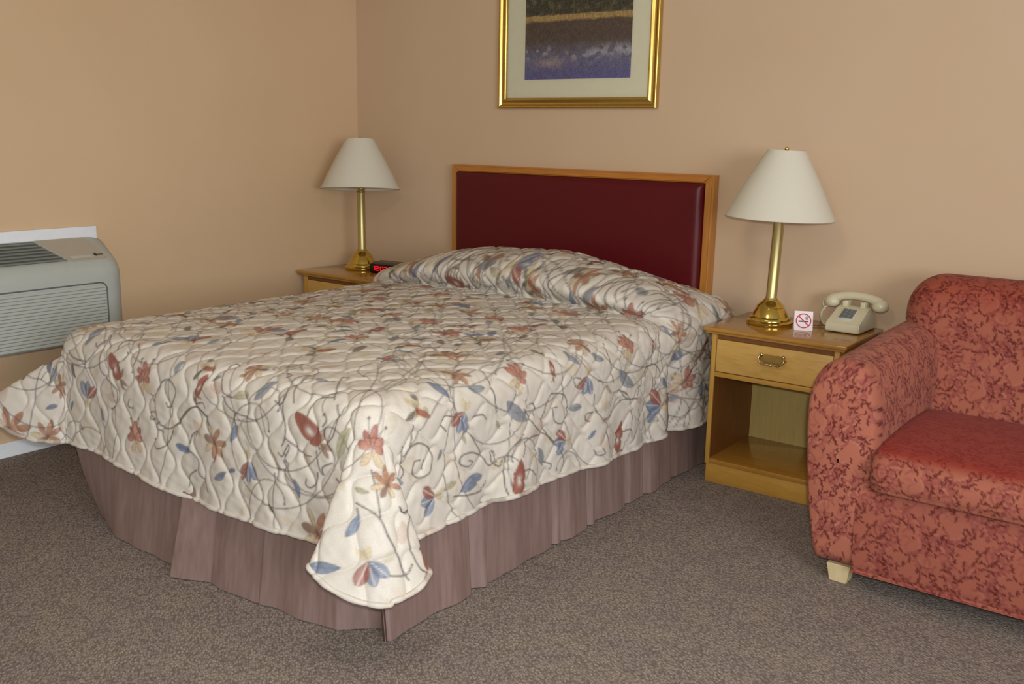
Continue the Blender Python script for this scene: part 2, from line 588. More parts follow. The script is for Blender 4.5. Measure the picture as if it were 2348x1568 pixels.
def skirt_panel():
    """one continuous pleated valance: left side, foot, right side"""
    pts = []   # (x, y, nx, ny, push_bottom)
    def run(ax, ay, bx, by, nx, ny, pleats, n):
        L = math.hypot(bx - ax, by - ay)
        for k in range(n):
            f = k / n
            s = f * L
            off = 0.0
            for (c, wd, dep) in pleats:
                d = (s - c) * (1 if nx == 1 else 1)
                if nx == 1:      # steps in sharply, then eases out again
                    if 0 <= d < wd: off -= dep * (1 - d / wd)
                elif d >= -.004 and d < wd:
                    off += dep * (1 - max(0, d) / wd) * min(1, (d + .004) / .004)
            pts.append((ax + (bx - ax) * f, ay + (by - ay) * f, nx, ny, off, s, L))
    run(BX0, BY1, BX0, BY0, -1, 0, [(0.7, 0.05, 0.02), (1.4, 0.05, 0.02)], 160)
    run(BX0, BY0, BX1, BY0, 0, -1, [(0.70, 0.13, 0.055), (1.05, .12, .006)], 440)
    run(BX1, BY0, BX1, BY1, 1, 0, [(.004, .02, .018), (0.375, 0.06, 0.045), (.45, .05, .012), (0.80, 0.03, 0.026), (.845, .05, .016), (1.00, 0.045, 0.032), (1.06, .05, .014), (1.26, 0.045, 0.032), (1.40, 0.05, 0.018), (1.62, 0.06, 0.02)], 560)
    h = 26
    W = len(pts)
    P = np.zeros((h, W, 3))
    for i in range(h):
        f = i / (h - 1)            # 0 top, 1 bottom
        z = 0.36 * (1 - f) + 0.004
        for j, (x, y, nx, ny, off, s, L) in enumerate(pts):
            o = 0.004 + off * (0.35 + 0.65 * f)
            o += 0.006 * f * math.sin(s * 17 + 2.0 * math.sin(s * 5)) + 0.003 * f * math.sin(s * 43 + 1)
            if ny == -1:
                o += 0.060 * f * math.sin(PI * min(1, s / L)) ** .9
                # the free end at the far corner is dragged in under the bed
                g = math.exp(-(s / 0.16) ** 2) * f * f
                px, py = x + 0.10 * g, y + 0.03 * g
            elif nx == -1:
                g = math.exp(-((L - s) / 0.12) ** 2) * f * f
                px, py = x + 0.10 * g, y + 0.03 * g
                o *= (1 - math.exp(-((L - s) / 0.05) ** 2))
            else:
                px, py = x, y
                o += 0.02 * f
            if ny == -1 or nx == 1:
                # square up the near corner
                if ny == -1 and L - s < 0.125: o -= (.095 * f + .012) * (1 - (L - s) / 0.125); px += .006 * f * (1 - (L - s) / .125)
                if nx == 1 and s < 0.05: py = py + 0.012 * f * (1 - s / 0.05)
            P[i, j] = (px + nx * o - bloc.x, py + ny * o - bloc.y, z)
    return P
grid_obj('bed_skirt', skirt_panel(), M['skirt'], bed, flip=True)

# ---- bedspread: a sheet of cloth laid over the mattress --------------------
TOPZ, RR = 0.655, 0.09
IX0, IX1, IY0 = BX0 + RR - 0.03, BX1 - RR + 0.03, BY0 + RR - 0.03      # inset rectangle where the cloth lies flat
LL, LR, LF = 0.44, 0.43, 0.435
VHEAD = -0.092
ARC = RR * PI / 2

def interp_path(ph, ctrl):
    """cubic through control values (phi, L, N)"""
    t = np.array([c[0] for c in ctrl]); A = np.array([c[1:] for c in ctrl])
    m = np.zeros_like(A)
    for k in range(len(t)):
        if 0 < k < len(t) - 1:
            m[k] = (A[k + 1] - A[k - 1]) / (t[k + 1] - t[k - 1])
    i = np.clip(np.searchsorted(t, ph) - 1, 0, len(t) - 2)
    hh = t[i + 1] - t[i]
    s = np.clip((ph - t[i]) / hh, 0, 1)
    h00 = 2 * s ** 3 - 3 * s ** 2 + 1; h10 = s ** 3 - 2 * s ** 2 + s; h01 = -2 * s ** 3 + 3 * s ** 2; h11 = s ** 3 - s ** 2
    return (h00[..., None] * A[i] + (h10 * hh)[..., None] * m[i] + h01[..., None] * A[i + 1] + (h11 * hh)[..., None] * m[i + 1])

CORNER_R = [(0, .045, .045), (.15, -.03, .10), (.35, .31, .24), (.54, .08, .40), (.78, -.34, .26), (.90, .03, .10), (1, -.045, .045)]
CORNER_L = [(0, .05, .05), (.2, .10, .40), (.40, .05, .80), (.55, -.02, .82), (.75, -.08, .42), (.9, -.06, .12), (1, -.05, .05)]

def crown(U, V):
    cx = (IX0 + IX1) / 2
    return 0.018 * np.cos(np.clip((U - cx) / (IX1 - IX0) * 2, -1, 1) * PI / 2) * smoothstep(IY0, IY0 + 0.5, V)

def drape(U, V):
    U = np.asarray(U, float); V = np.asarray(V, float)
    dr = np.maximum(U - IX1, 0); dl = np.maximum(IX0 - U, 0); df = np.maximum(IY0 - V, 0)
    dx = dr + dl
    rho = np.hypot(dx, df)
    ph = np.where(rho > 0, np.arctan2(df, dx) / (PI / 2), 0.0)     # 0 on the sides, 1 on the foot
    ang = ph * PI / 2
    sx = np.where(dl > 0, -1.0, 1.0)
    dirx, diry = np.cos(ang) * sx, -np.sin(ang)
    th = np.minimum(rho, ARC) / RR
    hr = RR * np.sin(th); dz = RR * (1 - np.cos(th))
    t = np.maximum(rho - ARC, 0)
    # horizontal travel per unit of hanging cloth
    both = (dx > 0) & (df > 0)
    qr = interp_path(ph, CORNER_R); ql = interp_path(ph, CORNER_L)
    Q = np.where((dl > 0)[..., None], ql, qr)
    k = 1 / math.sqrt(2)
    # local axes: N outward along the diagonal, Lat towards the side of the bed
    qx = (Q[..., 0] * k + Q[..., 1] * k) * sx
    qy = -(Q[..., 1] * k - Q[..., 0] * k)
    straight = ~both
    qsx = np.where(dx > 0, 0.064 * sx, 0.0); qsy = np.where(df > 0, -0.064, 0.0)
    wav_s = 0.045 * np.sin(V * 11 + 1.3 * np.sin(V * 4.3)) + 0.03 * np.sin(V * 27)
    wav_f = 0.035 * np.sin(U * 10.5 + 1.0) + 0.02 * np.sin(U * 24)
    fade_s = smoothstep(IY0 - 0.0, IY0 + 0.25, V)
    fade_f = smoothstep(IX0, IX0 + 0.25, U) * (1 - smoothstep(IX1 - 0.25, IX1, U))
    qsx = qsx + np.where(dx > 0, sx * wav_s * fade_s, 0)
    qsy = qsy - np.where(df > 0, wav_f * fade_f, 0)
    qx = np.where(straight, qsx, qx); qy = np.where(straight, qsy, qy)
    qq = np.clip(np.hypot(qx, qy), 0, 0.95)
    bx = np.clip(U, IX0, IX1); by = np.maximum(V, IY0)
    X = bx + dirx * hr + qx * t
    Y = by + diry * hr + qy * t
    Z = TOPZ - dz - t * np.sqrt(1 - qq ** 2)
    # crown of the mattress
    Z = Z + crown(U, V) * (1 - smoothstep(0, 0.08, rho))
    # pillows under the head end; the spread is tucked in beneath their front edge
    s = (V + 0.605) / 0.53                                       # 0 at the tuck, 1 at the headboard
    kx = np.array([.50, .62, .72, .80, .97, 1.10, 1.25, 1.42, 1.60, 1.80, 2.03, 2.15, 2.25, 2.40])
    kz = np.array([0, .012, .036, .072, .118, .138, .148, .146, .150, .138, .102, .066, .032, .01])
    hgt = (np.interp(U - .04, kx, kz) + np.interp(U + .04, kx, kz) + np.interp(U, kx, kz)) / 3
    ends = hgt / .15
    rise = smoothstep(0.0, 0.30, s) * (1 - 0.5 * smoothstep(0.55, 1.0, s))
    lump = 0.008 * np.sin(U * 5.0 + 0.6) + 0.004 * np.sin(U * 13)
    Z = Z + np.where(s > 0, (hgt + lump * ends) * rise, 0.0) * (1 - smoothstep(0.12, 0.40, rho))
    roll = np.exp(-((s - 0.17) / 0.095) ** 2)
    Y = Y - 0.13 * roll * np.clip(ends * 1.3, 0, 1) * (1 - smoothstep(0.0, 0.25, rho))
    Z = Z - 0.020 * np.exp(-((s + 0.02) / 0.04) ** 2) * (1 - smoothstep(0.0, 0.2, rho)) * np.clip(ends * 2, 0, 1)
    # pillow ends push the sides out
    head = smoothstep(-0.70, -0.45, V)
    X = X - np.where(dl > 0, 0.09 * head * np.exp(-((rho - 0.09) / 0.07) ** 2), 0) + np.where(dr > 0, 0.035 * head * np.exp(-((rho - 0.12) / 0.10) ** 2), 0)
    # a deep fold where the pillow drop meets the side on the right
    X = X + np.where(dr > 0, -0.060 * np.exp(-((V + 0.55) / 0.04) ** 2) * smoothstep(0.1, 0.3, rho), 0)
    return np.stack([X, Y, Z], -1)

def sheet_grid():
    us = np.arange(IX0 - LL, IX1 + LR + 0.0001, 0.0034)
    va = np.arange(IY0 - LF, IY0 + 0.25, 0.0034)
    vb = np.arange(va[-1] + 0.0055, VHEAD, 0.0055)
    vs = np.concatenate([va, vb])
    U, V = np.meshgrid(us, vs)
    # the corners of the sheet are cut round
    dl = np.maximum(IX0 - U, 0); dr0 = np.maximum(U - IX1, 0); d0 = dl + dr0; df0 = np.maximum(IY0 - V, 0)
    both = (d0 > 0) & (df0 > 0)
    a = np.arctan2(df0, d0)
    cs, sn = np.cos(a), np.sin(a)
    p = np.where(dl > 0, 2.5, 4.8)
    k = np.maximum(cs, sn) * (cs ** p + sn ** p + 1e-12) ** (-1 / p)
    k = np.where(both, k, 1.0)
    ed = np.maximum(d0 / LR, df0 / LF)
    k = 1 - (1 - k) * smoothstep(0, 1, ed) if False else 1 - (1 - k) * np.clip(ed, 0, 1)
    U = np.where(dr0 > 0, IX1 + dr0 * k, np.where(dl > 0, IX0 - dl * k, U))
    V = np.where(df0 > 0, IY0 - df0 * k, V)
    # the right-hand hem dips towards the head, the foot hem is slightly wavy
    dr = np.maximum(U - IX1, 0)
    U = U + np.where(dr > 0, dr / LR * (0.065 * smoothstep(-1.9, -0.3, V)), 0)
    df = np.maximum(IY0 - V, 0)
    V = V - df / LF * (0.010 * np.sin(U * 5 + 0.5)) - df / LF * 0.02 * smoothstep(1.1, 1.6, U)
    return U, V

def quilt(U, V):
    """puffs between wavy rows of stitching"""
    sp, lam = 0.070, 0.145
    def puff(A, B):
        k = np.floor(A / sp)
        best = np.full(A.shape, 9.0)
        for o in (-1, 0, 1, 2):
            kk = k + o
            sg = np.where(np.mod(kk, 2) == 0, 1.0, -1.0)
            ln = kk * sp + sg * 0.34 * sp * np.sin(2 * PI * B / lam + 0.5 * np.sin(B * 9))
            best = np.minimum(best, np.abs(A - ln))
        return best
    d = puff(U + 0.012 * np.sin(V * 13), V)
    p = np.sqrt(np.clip(d / 0.03, 0, 1) * (2 - np.clip(d / 0.03, 0, 1)))
    n = 0.5 * np.sin(U * 61 + 2 * np.sin(V * 37)) * np.sin(V * 53 + 2 * np.sin(U * 29)) + 0.5 * np.sin(U * 113 + V * 71 + 2.0 * np.sin(V * 41)) * np.sin(V * 97 - U * 47)
    return 0.0095 * p + 0.0014 * n * p

SHEET = None
def build_spread():
    global SHEET
    U, V = sheet_grid()
    P = drape(U, V)
    du = np.gradient(P, axis=1); dv = np.gradient(P, axis=0)
    nrm = np.cross(du, dv)
    nrm /= np.linalg.norm(nrm, axis=-1, keepdims=True) + 1e-9
    P = P + nrm * quilt(U, V)[..., None]
    SHEET = (U, V, P)
    return U, V, P
#PATTERN_BEGIN
# the printed flowers (kind, u, v, direction, size) and the drawn vines, in metres on the sheet
MOTIFS = [
    ('pod', 1.145, -2.216, 2.42, 0.104), ('lily', 1.274, -2.206, 1.73, 0.05), ('leaf', 1.417, -2.164, 1.5, 0.047), ('pod', 1.536, -2.201, 1.18, 0.071),
    ('berry', 1.529, -2.125, 1.13, 0.05), ('leaf', 0.887, -2.046, -1.24, 0.095), ('bluel', 1.216, -2.091, 1.29, 0.061), ('blue', 1.274, -1.995, -0.72, 0.075),
    ('rust', 0.802, -2.046, -1.07, 0.045), ('rust', 0.771, -2.285, -0.84, 0.046), ('bluel', 0.717, -2.25, 2.05, 0.072), ('pod', 0.681, -2.189, 0.53, 0.113),
    ('bluel', 0.709, -2.37, 0.22, 0.043), ('lily', 1.233, -2.399, 1.71, 0.05), ('bluel', 1.492, -2.378, 2.89, 0.049), ('blue', 0.944, -2.316, -1.67, 0.05),
    ('bluel', 0.849, -2.375, 1.18, 0.036), ('leaf', 1.046, -2.376, 1.97, 0.044), ('olive', 0.876, -2.259, 1.79, 0.048), ('leaf', 1.835, -2.099, -2.1, 0.074),
    ('rust', 1.726, -2.081, -2.33, 0.045), ('sage', 1.703, -2.178, 0.25, 0.06), ('pod', 2.066, -2.234, 2.61, 0.122), ('leaf', 2.005, -2.043, -3.04, 0.065),
    ('bluel', 1.716, -2.25, -1.9, 0.053), ('rust', 1.614, -2.327, 0.15, 0.055), ('bluel', 1.502, -2.378, 2.99, 0.062), ('bluel', 1.679, -2.398, -2.58, 0.056),
    ('bluel', 1.686, -2.398, 0.4, 0.035), ('blue', 1.774, -2.345, 1.83, 0.05), ('curl', 1.896, -2.352, -1.57, 0.5), ('bluel', 1.968, -2.35, -1.15, 0.049),
    ('olive', 1.907, -2.464, 2.53, 0.035), ('leaf', 1.587, -2.15, 0.43, 0.035), ('lily', 2.27, -2.185, 2.03, 0.055), ('leaf', 2.42, -2.056, -1.84, 0.11),
    ('bluel', 2.337, -2.331, -1.37, 0.055), ('rust', 2.053, -2.484, 0.27, 0.07), ('sage', 2.131, -2.262, 1.13, 0.088), ('bluel', 2.388, -2.455, -2.54, 0.077),
    ('blue', 2.421, -2.409, 2.57, 0.05), ('pod', 2.566, -2.331, 1.96, 0.103), ('sage', 2.325, -2.273, -2.8, 0.035), ('rust', 2.351, -2.23, 2.25, 0.045),
    ('berry', 2.247, -1.985, 1.95, 0.055), ('bluel', 2.243, -1.839, -2.61, 0.067), ('rust', 2.172, -1.757, 1.01, 0.045), ('leaf', 2.244, -1.691, -1.74, 0.061),
    ('blue', 2.288, -1.801, 2.65, 0.05), ('leaf', 2.377, -1.515, -2.25, 0.11), ('lily', 2.248, -1.537, 2.43, 0.05), ('pod', 2.271, -1.366, 2.82, 0.052),
    ('pod', 2.59, -1.586, 2.94, 0.109), ('leaf', 2.477, -1.454, 0.43, 0.067), ('bluel', 2.512, -1.832, 1.73, 0.099), ('blue', 2.495, -1.934, 1.66, 0.05),
    ('sage', 2.488, -1.903, 1.77, 0.052), ('leaf', 2.396, -1.924, 2.21, 0.035), ('sage', 2.375, -1.636, -2.47, 0.035), ('sage', 2.38, -1.801, -2.96, 0.035),
    ('rust', 2.206, -1.141, -2.16, 0.045), ('leaf', 2.263, -1.207, -2.43, 0.067), ('leaf', 2.272, -1.064, -2.02, 0.061), ('lily', 2.264, -0.904, 2.51, 0.05),
    ('pod', 2.285, -0.734, 2.73, 0.041), ('leaf', 2.267, -0.596, -3.03, 0.051), ('blue', 2.322, -0.547, -2.97, 0.05), ('blue', 2.307, -1.168, 2.78, 0.05),
    ('leaf', 2.399, -0.871, -2.21, 0.11), ('blue', 2.513, -0.662, 1.48, 0.075), ('bluel', 2.54, -0.519, 2.52, 0.035), ('pod', 2.611, -0.987, 2.84, 0.111),
    ('blue', 2.493, -1.3, 1.53, 0.05), ('bluel', 2.52, -1.179, 2.2, 0.041), ('leaf', 2.398, -1.278, 1.54, 0.061), ('sage', 2.395, -1.02, -2.37, 0.047),
    ('rust', 2.26, -0.552, 1.9, 0.045), ('rust', 1.842, -0.486, 0.49, 0.045), ('leaf', 1.944, -0.492, -2.34, 0.069), ('rust', 1.645, -0.552, 1.02, 0.045),
    ('berry', 1.631, -0.525, 0.45, 0.05), ('leaf', 1.516, -0.558, 0.95, 0.041), ('pod', 1.271, -0.569, 2.85, 0.096), ('rust', 1.369, -0.486, 0.24, 0.046),
    ('leaf', 1.346, -0.508, 0.14, 0.079), ('blue', 1.533, -0.497, -2.94, 0.056), ('rust', 2.083, -0.332, 1.71, 0.07), ('leaf', 2.049, -0.47, -0.2, 0.056),
]
VINES = [
    [(1.39, -2.249), (1.4, -2.26), (1.42, -2.246), (1.437, -2.2), (1.4, -2.178), (1.363, -2.191), (1.335, -2.233), (1.342, -2.29), (1.369, -2.323), (1.417, -2.321), (1.451, -2.294), (1.488, -2.255), (1.526, -2.237), (1.563, -2.241), (1.594, -2.266), (1.604, -2.288)],
    [(1.053, -2.134), (1.006, -2.1), (0.958, -2.056), (0.927, -2.005)],
    [(1.019, -2.144), (1.026, -2.177), (1.04, -2.211), (1.101, -2.242), (1.125, -2.263), (1.118, -2.307), (1.091, -2.323)],
    [(1.162, -2.094), (1.21, -2.135), (1.203, -2.187)],
    [(1.094, -2.134), (1.087, -2.11), (1.111, -2.063), (1.046, -2.002)],
    [(0.965, -2.13), (0.985, -2.14), (0.992, -2.12), (0.995, -2.1)],
    [(1.145, -2.131), (1.155, -2.145), (1.152, -2.158)],
    [(0.832, -2.173), (0.87, -2.189), (0.938, -2.193)],
    [(1.295, -2.217), (1.312, -2.236), (1.329, -2.254)],
    [(1.196, -2.272), (1.193, -2.293), (1.216, -2.297), (1.216, -2.291)],
    [(1.335, -2.371), (1.346, -2.396), (1.373, -2.391), (1.407, -2.364), (1.427, -2.325)],
    [(1.335, -2.286), (1.315, -2.292), (1.312, -2.313), (1.342, -2.307)],
    [(1.363, -2.312), (1.339, -2.332), (1.38, -2.341)],
    [(1.645, -2.081), (1.628, -2.078), (1.618, -2.103), (1.635, -2.143), (1.662, -2.175), (1.703, -2.178)],
    [(1.873, -2.158), (1.896, -2.165), (1.91, -2.144), (1.89, -2.098), (1.886, -2.067), (1.89, -2.022)],
    [(1.903, -2.137), (1.913, -2.172), (1.927, -2.218), (1.93, -2.246), (1.92, -2.27)],
    [(1.93, -2.246), (1.968, -2.262), (2.002, -2.276), (2.032, -2.276)],
    [(2.012, -2.175), (2.012, -2.143), (2.026, -2.122), (2.07, -2.112)],
    [(2.07, -2.157), (2.083, -2.171), (2.07, -2.189)],
    [(2.1, -2.129), (2.121, -2.161), (2.114, -2.202), (2.09, -2.23)],
    [(2.08, -2.119), (2.026, -2.056), (1.981, -2.002), (1.978, -1.975)],
    [(1.655, -2.182), (1.709, -2.214), (1.811, -2.226)],
    [(1.716, -2.221), (1.716, -2.25), (1.73, -2.274)],
    [(1.934, -2.302), (1.951, -2.34), (1.975, -2.367)],
    [(2.06, -2.314), (2.053, -2.342), (2.029, -2.363), (2.012, -2.356), (2.015, -2.342)],
    [(1.441, -2.308), (1.512, -2.241), (1.56, -2.241), (1.601, -2.284)],
    [(1.533, -2.226), (1.567, -2.216), (1.577, -2.23)],
    [(1.947, -2.151), (1.924, -2.116), (1.913, -2.084), (1.89, -2.022), (1.903, -1.971)],
    [(1.495, -2.353), (1.505, -2.328), (1.529, -2.31), (1.529, -2.321)],
    [(1.502, -2.378), (1.536, -2.4), (1.539, -2.437), (1.577, -2.458), (1.587, -2.483)],
    [(1.485, -2.49), (1.492, -2.454), (1.526, -2.429)],
    [(1.934, -2.298), (1.947, -2.277), (1.944, -2.263), (1.924, -2.298), (1.907, -2.292)],
    [(1.896, -2.323), (1.91, -2.334), (1.934, -2.333), (1.93, -2.309)],
    [(2.053, -2.258), (2.063, -2.296), (2.077, -2.317), (2.077, -2.296), (2.107, -2.279)],
    [(1.822, -2.07), (1.811, -2.06), (1.856, -2.07), (1.852, -2.088)],
    [(2.315, -2.312), (2.382, -2.309), (2.424, -2.332)],
    [(2.424, -2.332), (2.461, -2.349), (2.502, -2.377), (2.529, -2.389)],
    [(2.474, -2.415), (2.515, -2.384), (2.515, -2.353)],
    [(2.447, -2.236), (2.46, -2.291), (2.5, -2.328), (2.54, -2.347), (2.572, -2.334)],
    [(2.409, -2.253), (2.431, -2.251), (2.445, -2.216)],
    [(2.131, -2.314), (2.162, -2.331)],
    [(2.296, -2.226), (2.34, -2.262), (2.383, -2.305)],
    [(2.325, -2.322), (2.34, -2.335)],
    [(2.429, -2.191), (2.448, -2.226)],
    [(2.359, -1.779), (2.411, -1.74), (2.456, -1.707), (2.473, -1.685), (2.457, -1.663), (2.432, -1.674), (2.46, -1.68), (2.485, -1.647), (2.461, -1.63)],
    [(2.432, -1.729), (2.41, -1.779), (2.41, -1.825), (2.434, -1.822), (2.448, -1.79), (2.438, -1.773), (2.431, -1.79)],
    [(2.352, -2.05), (2.332, -2.019), (2.332, -1.985), (2.359, -1.948), (2.389, -1.944), (2.42, -1.958), (2.423, -1.999), (2.4, -2.019), (2.376, -2.012), (2.376, -1.992)],
    [(2.196, -1.658), (2.237, -1.663), (2.285, -1.663), (2.323, -1.652)],
    [(2.339, -1.531), (2.385, -1.493), (2.424, -1.449), (2.454, -1.399), (2.491, -1.355)],
    [(2.415, -1.537), (2.444, -1.603), (2.471, -1.625), (2.54, -1.63), (2.578, -1.619)],
    [(2.439, -1.438), (2.433, -1.515), (2.46, -1.542), (2.48, -1.553)],
    [(2.514, -1.707), (2.538, -1.724), (2.53, -1.79), (2.515, -1.859)],
    [(2.325, -2.053), (2.332, -2.05), (2.366, -2.06), (2.403, -2.063), (2.422, -2.191)],
    [(2.409, -2.253), (2.43, -2.255), (2.441, -2.226)],
    [(2.321, -1.383), (2.34, -1.311), (2.394, -1.289), (2.429, -1.317), (2.416, -1.361), (2.374, -1.372), (2.371, -1.35)],
    [(2.414, -1.438), (2.383, -1.427), (2.352, -1.41), (2.321, -1.383)],
    [(2.291, -1.846), (2.284, -1.88), (2.301, -1.897), (2.325, -1.88)],
    [(2.312, -1.762), (2.312, -1.724), (2.329, -1.707)],
    [(2.281, -2.005), (2.311, -2.016), (2.332, -2.026)],
    [(2.403, -1.982), (2.379, -1.978)],
    [(2.522, -1.559), (2.53, -1.515), (2.559, -1.482)],
    [(2.534, -1.416), (2.55, -1.383), (2.564, -1.388)],
    [(2.562, -1.718), (2.572, -1.729), (2.586, -1.696), (2.588, -1.636)],
    [(2.332, -1.493), (2.336, -1.471), (2.371, -1.476)],
    [(2.438, -0.844), (2.409, -0.816), (2.36, -0.783), (2.346, -0.717), (2.397, -0.668), (2.435, -0.679), (2.442, -0.717), (2.396, -0.723)],
    [(2.254, -1.036), (2.303, -1.025), (2.358, -1.009)],
    [(2.449, -0.844), (2.434, -0.954), (2.465, -1.031), (2.485, -1.075), (2.577, -1.069)],
    [(2.418, -1.427), (2.468, -1.388), (2.494, -1.355)],
    [(2.546, -0.948), (2.549, -0.899), (2.579, -0.893)],
    [(2.491, -0.838), (2.537, -0.822), (2.581, -0.86), (2.595, -0.877)],
    [(2.558, -1.157), (2.58, -1.141), (2.586, -1.102), (2.564, -1.113)],
    [(2.306, -1.212), (2.298, -1.245), (2.323, -1.245), (2.338, -1.218)],
    [(2.334, -1.113), (2.338, -1.091), (2.353, -1.086)],
    [(2.373, -1.141), (2.417, -1.141), (2.45, -1.113), (2.473, -1.097), (2.471, -1.069)],
    [(2.431, -1.152), (2.43, -1.185), (2.448, -1.19), (2.459, -1.168)],
    [(2.509, -1.339), (2.553, -1.317), (2.588, -1.328)],
    [(2.285, -0.739), (2.334, -0.734), (2.379, -0.789)],
    [(2.221, -1.025), (2.254, -1.036)],
    [(2.417, -0.921), (2.401, -0.954), (2.432, -0.921), (2.449, -0.844)],
    [(1.244, -0.475), (1.312, -0.514), (1.325, -0.58)],
    [(1.21, -0.541), (1.216, -0.519), (1.264, -0.514), (1.257, -0.536)],
    [(1.944, -0.492), (1.975, -0.475), (2.012, -0.448)],
    [(2.036, -0.525), (2.012, -0.497), (2.012, -0.47), (2.019, -0.442)],
    [(2.117, -0.475), (2.131, -0.453), (2.163, -0.459), (2.19, -0.464)],
    [(1.743, -0.552), (1.733, -0.519), (1.754, -0.497)],
    [(1.152, -0.525), (1.131, -0.497)],
]
#PATTERN_END

CREAM = lin((212, 206, 195))
INK = lin((94, 88, 86))
DYE = dict(lily=lin((178, 124, 106)), lilytip=lin((146, 88, 80)), pod=lin((146, 84, 72)), tan=lin((202, 184, 148)), blue=lin((112, 126, 150)),
           slate=lin((132, 138, 146)), sage=lin((172, 166, 138)), rust=lin((166, 116, 84)), olive=lin((112, 106, 94)), white=lin((222, 216, 206)), brown=lin((122, 90, 72)))

def m_lily(c, p, ang, s):
    s *= 1.3
    for a, L in ((0.05, 1.0), (0.62, .85), (-0.6, .85), (1.25, .8), (-1.2, .55)):
        t = (p[0] + math.cos(ang + a) * L * s, p[1] + math.sin(ang + a) * L * s)
        b = (p[0] + math.cos(ang + a) * .08 * s, p[1] + math.sin(ang + a) * .08 * s)
        c.leaf(b, t, 0.36 * s, DYE['lily'], edge=DYE['lilytip'], alpha=.9, fat=.58, tipcol=DYE['lilytip'])
    for a in (2.6, -2.4):
        t = (p[0] + math.cos(ang + a) * .7 * s, p[1] + math.sin(ang + a) * .7 * s)
        c.leaf(p, t, 0.34 * s, DYE['tan'], edge=DYE['rust'], alpha=.85, fat=.6)
    for a in (0.34, -0.33):
        t = (p[0] + math.cos(ang + a) * 1.15 * s, p[1] + math.sin(ang + a) * 1.15 * s)
        c.stroke([p, ((p[0] + t[0]) / 2 - .05 * s * math.sin(ang), (p[1] + t[1]) / 2 + .05 * s * math.cos(ang)), t], .0028, INK, .8)
        c.dot(t, .0045, INK, .8)

def m_rust(c, p, ang, s):
    s *= 1.35
    for a, L, d in ((0, .9, 'rust'), (.8, .8, 'rust'), (-.75, .85, 'rust'), (1.7, .75, 'tan'), (-1.6, .8, 'rust'), (2.6, .6, 'brown'), (-2.6, .6, 'tan')):
        t = (p[0] + math.cos(ang + a) * L * s, p[1] + math.sin(ang + a) * L * s)
        c.leaf(p, t, .28 * s, DYE[d], edge=DYE['brown'], alpha=.85, fat=.6)
    c.dot(p, .1 * s, DYE['brown'], .7)

def m_pod(c, p, ang, s):
    t = (p[0] + math.cos(ang) * s, p[1] + math.sin(ang) * s)
    c.leaf(p, t, .46 * s, DYE['pod'], edge=DYE['brown'], fat=.36, spot=DYE['white'])
    for a in (.5, -.45, 3.0):
        q = (p[0] + math.cos(ang + PI + a * .6) * .4 * s, p[1] + math.sin(ang + PI + a * .6) * .4 * s)
        c.leaf(p, q, .13 * s, DYE['brown'], alpha=.75)

def m_blue(c, p, ang, s):
    s *= 1.3
    for a, d in ((PI - .1, 'blue'), (PI + .55, 'blue'), (PI - .7, 'pod')):
        t = (p[0] + math.cos(ang + a) * s, p[1] + math.sin(ang + a) * s)
        c.leaf(p, t, .5 * s, DYE[d], edge=lin((78, 92, 124)) if d == 'blue' else DYE['brown'], vein=DYE['white'], alpha=.85, fat=.6)
    for a in (.4, -.4):
        t = (p[0] + math.cos(ang + a) * .6 * s, p[1] + math.sin(ang + a) * .6 * s)
        c.leaf(p, t, .26 * s, DYE['tan'], alpha=.7)
    c.leaf(p, (p[0] + math.cos(ang) * .5 * s, p[1] + math.sin(ang) * .5 * s), .1 * s, DYE['sage'], alpha=.8)

def m_leaf(c, p, ang, s, d='slate'):
    s *= 1.12
    t = (p[0] + math.cos(ang) * s, p[1] + math.sin(ang) * s)
    c.leaf(p, t, .36 * s, DYE[d], edge=DYE[d] * .6, vein=DYE[d] * .55, alpha=.88, fat=.55, bend=.05)
def m_sage(c, p, ang, s): m_leaf(c, p, ang, s, 'sage')
def m_bluel(c, p, ang, s): m_leaf(c, p, ang, s, 'blue')
def m_olive(c, p, ang, s): m_leaf(c, p, ang, s, 'olive')

def m_berry(c, p, ang, s):
    s *= 1.2
    for k, d in enumerate(('sage', 'tan', 'sage', 'pod', 'tan', 'olive', 'sage', 'tan')):
        r = s * (.12 + .55 * ((k * .37) % 1)); a = ang + (k - 3.5) * .42
        c.dot((p[0] + r * math.cos(a), p[1] + r * math.sin(a)), .17 * s, DYE[d], .75)
        c.dot((p[0] + r * math.cos(a) + .03 * s, p[1] + r * math.sin(a)), .07 * s, DYE[d] * .8, .6)
    m_leaf(c, p, ang + PI, s * .6, 'olive')
    c.leaf(p, (p[0] + math.cos(ang - .9) * .8 * s, p[1] + math.sin(ang - .9) * .8 * s), .28 * s, DYE['pod'], edge=DYE['brown'], alpha=.85)

def m_curl(c, p, ang, s):
    """a tendril ending in a spiral"""
    sg = 1 if math.sin(p[0] * 91 + p[1] * 57) > 0 else -1
    pts = []
    for k in range(46):
        f = k / 45
        a = ang + sg * (f ** 1.6) * 7.0
        if k == 0: q = np.array(p, float)
        else: q = q + (1 - .82 * f) * s * .085 * np.array((math.cos(a), math.sin(a)))
        pts.append(tuple(q))
    c.stroke(pts, .0038, INK, .75)
    c.dot(pts[-1], .004, INK, .8)

KINDS = dict(lily=m_lily, rust=m_rust, pod=m_pod, blue=m_blue, leaf=m_leaf, sage=m_sage, bluel=m_bluel, olive=m_olive, berry=m_berry, curl=m_curl)

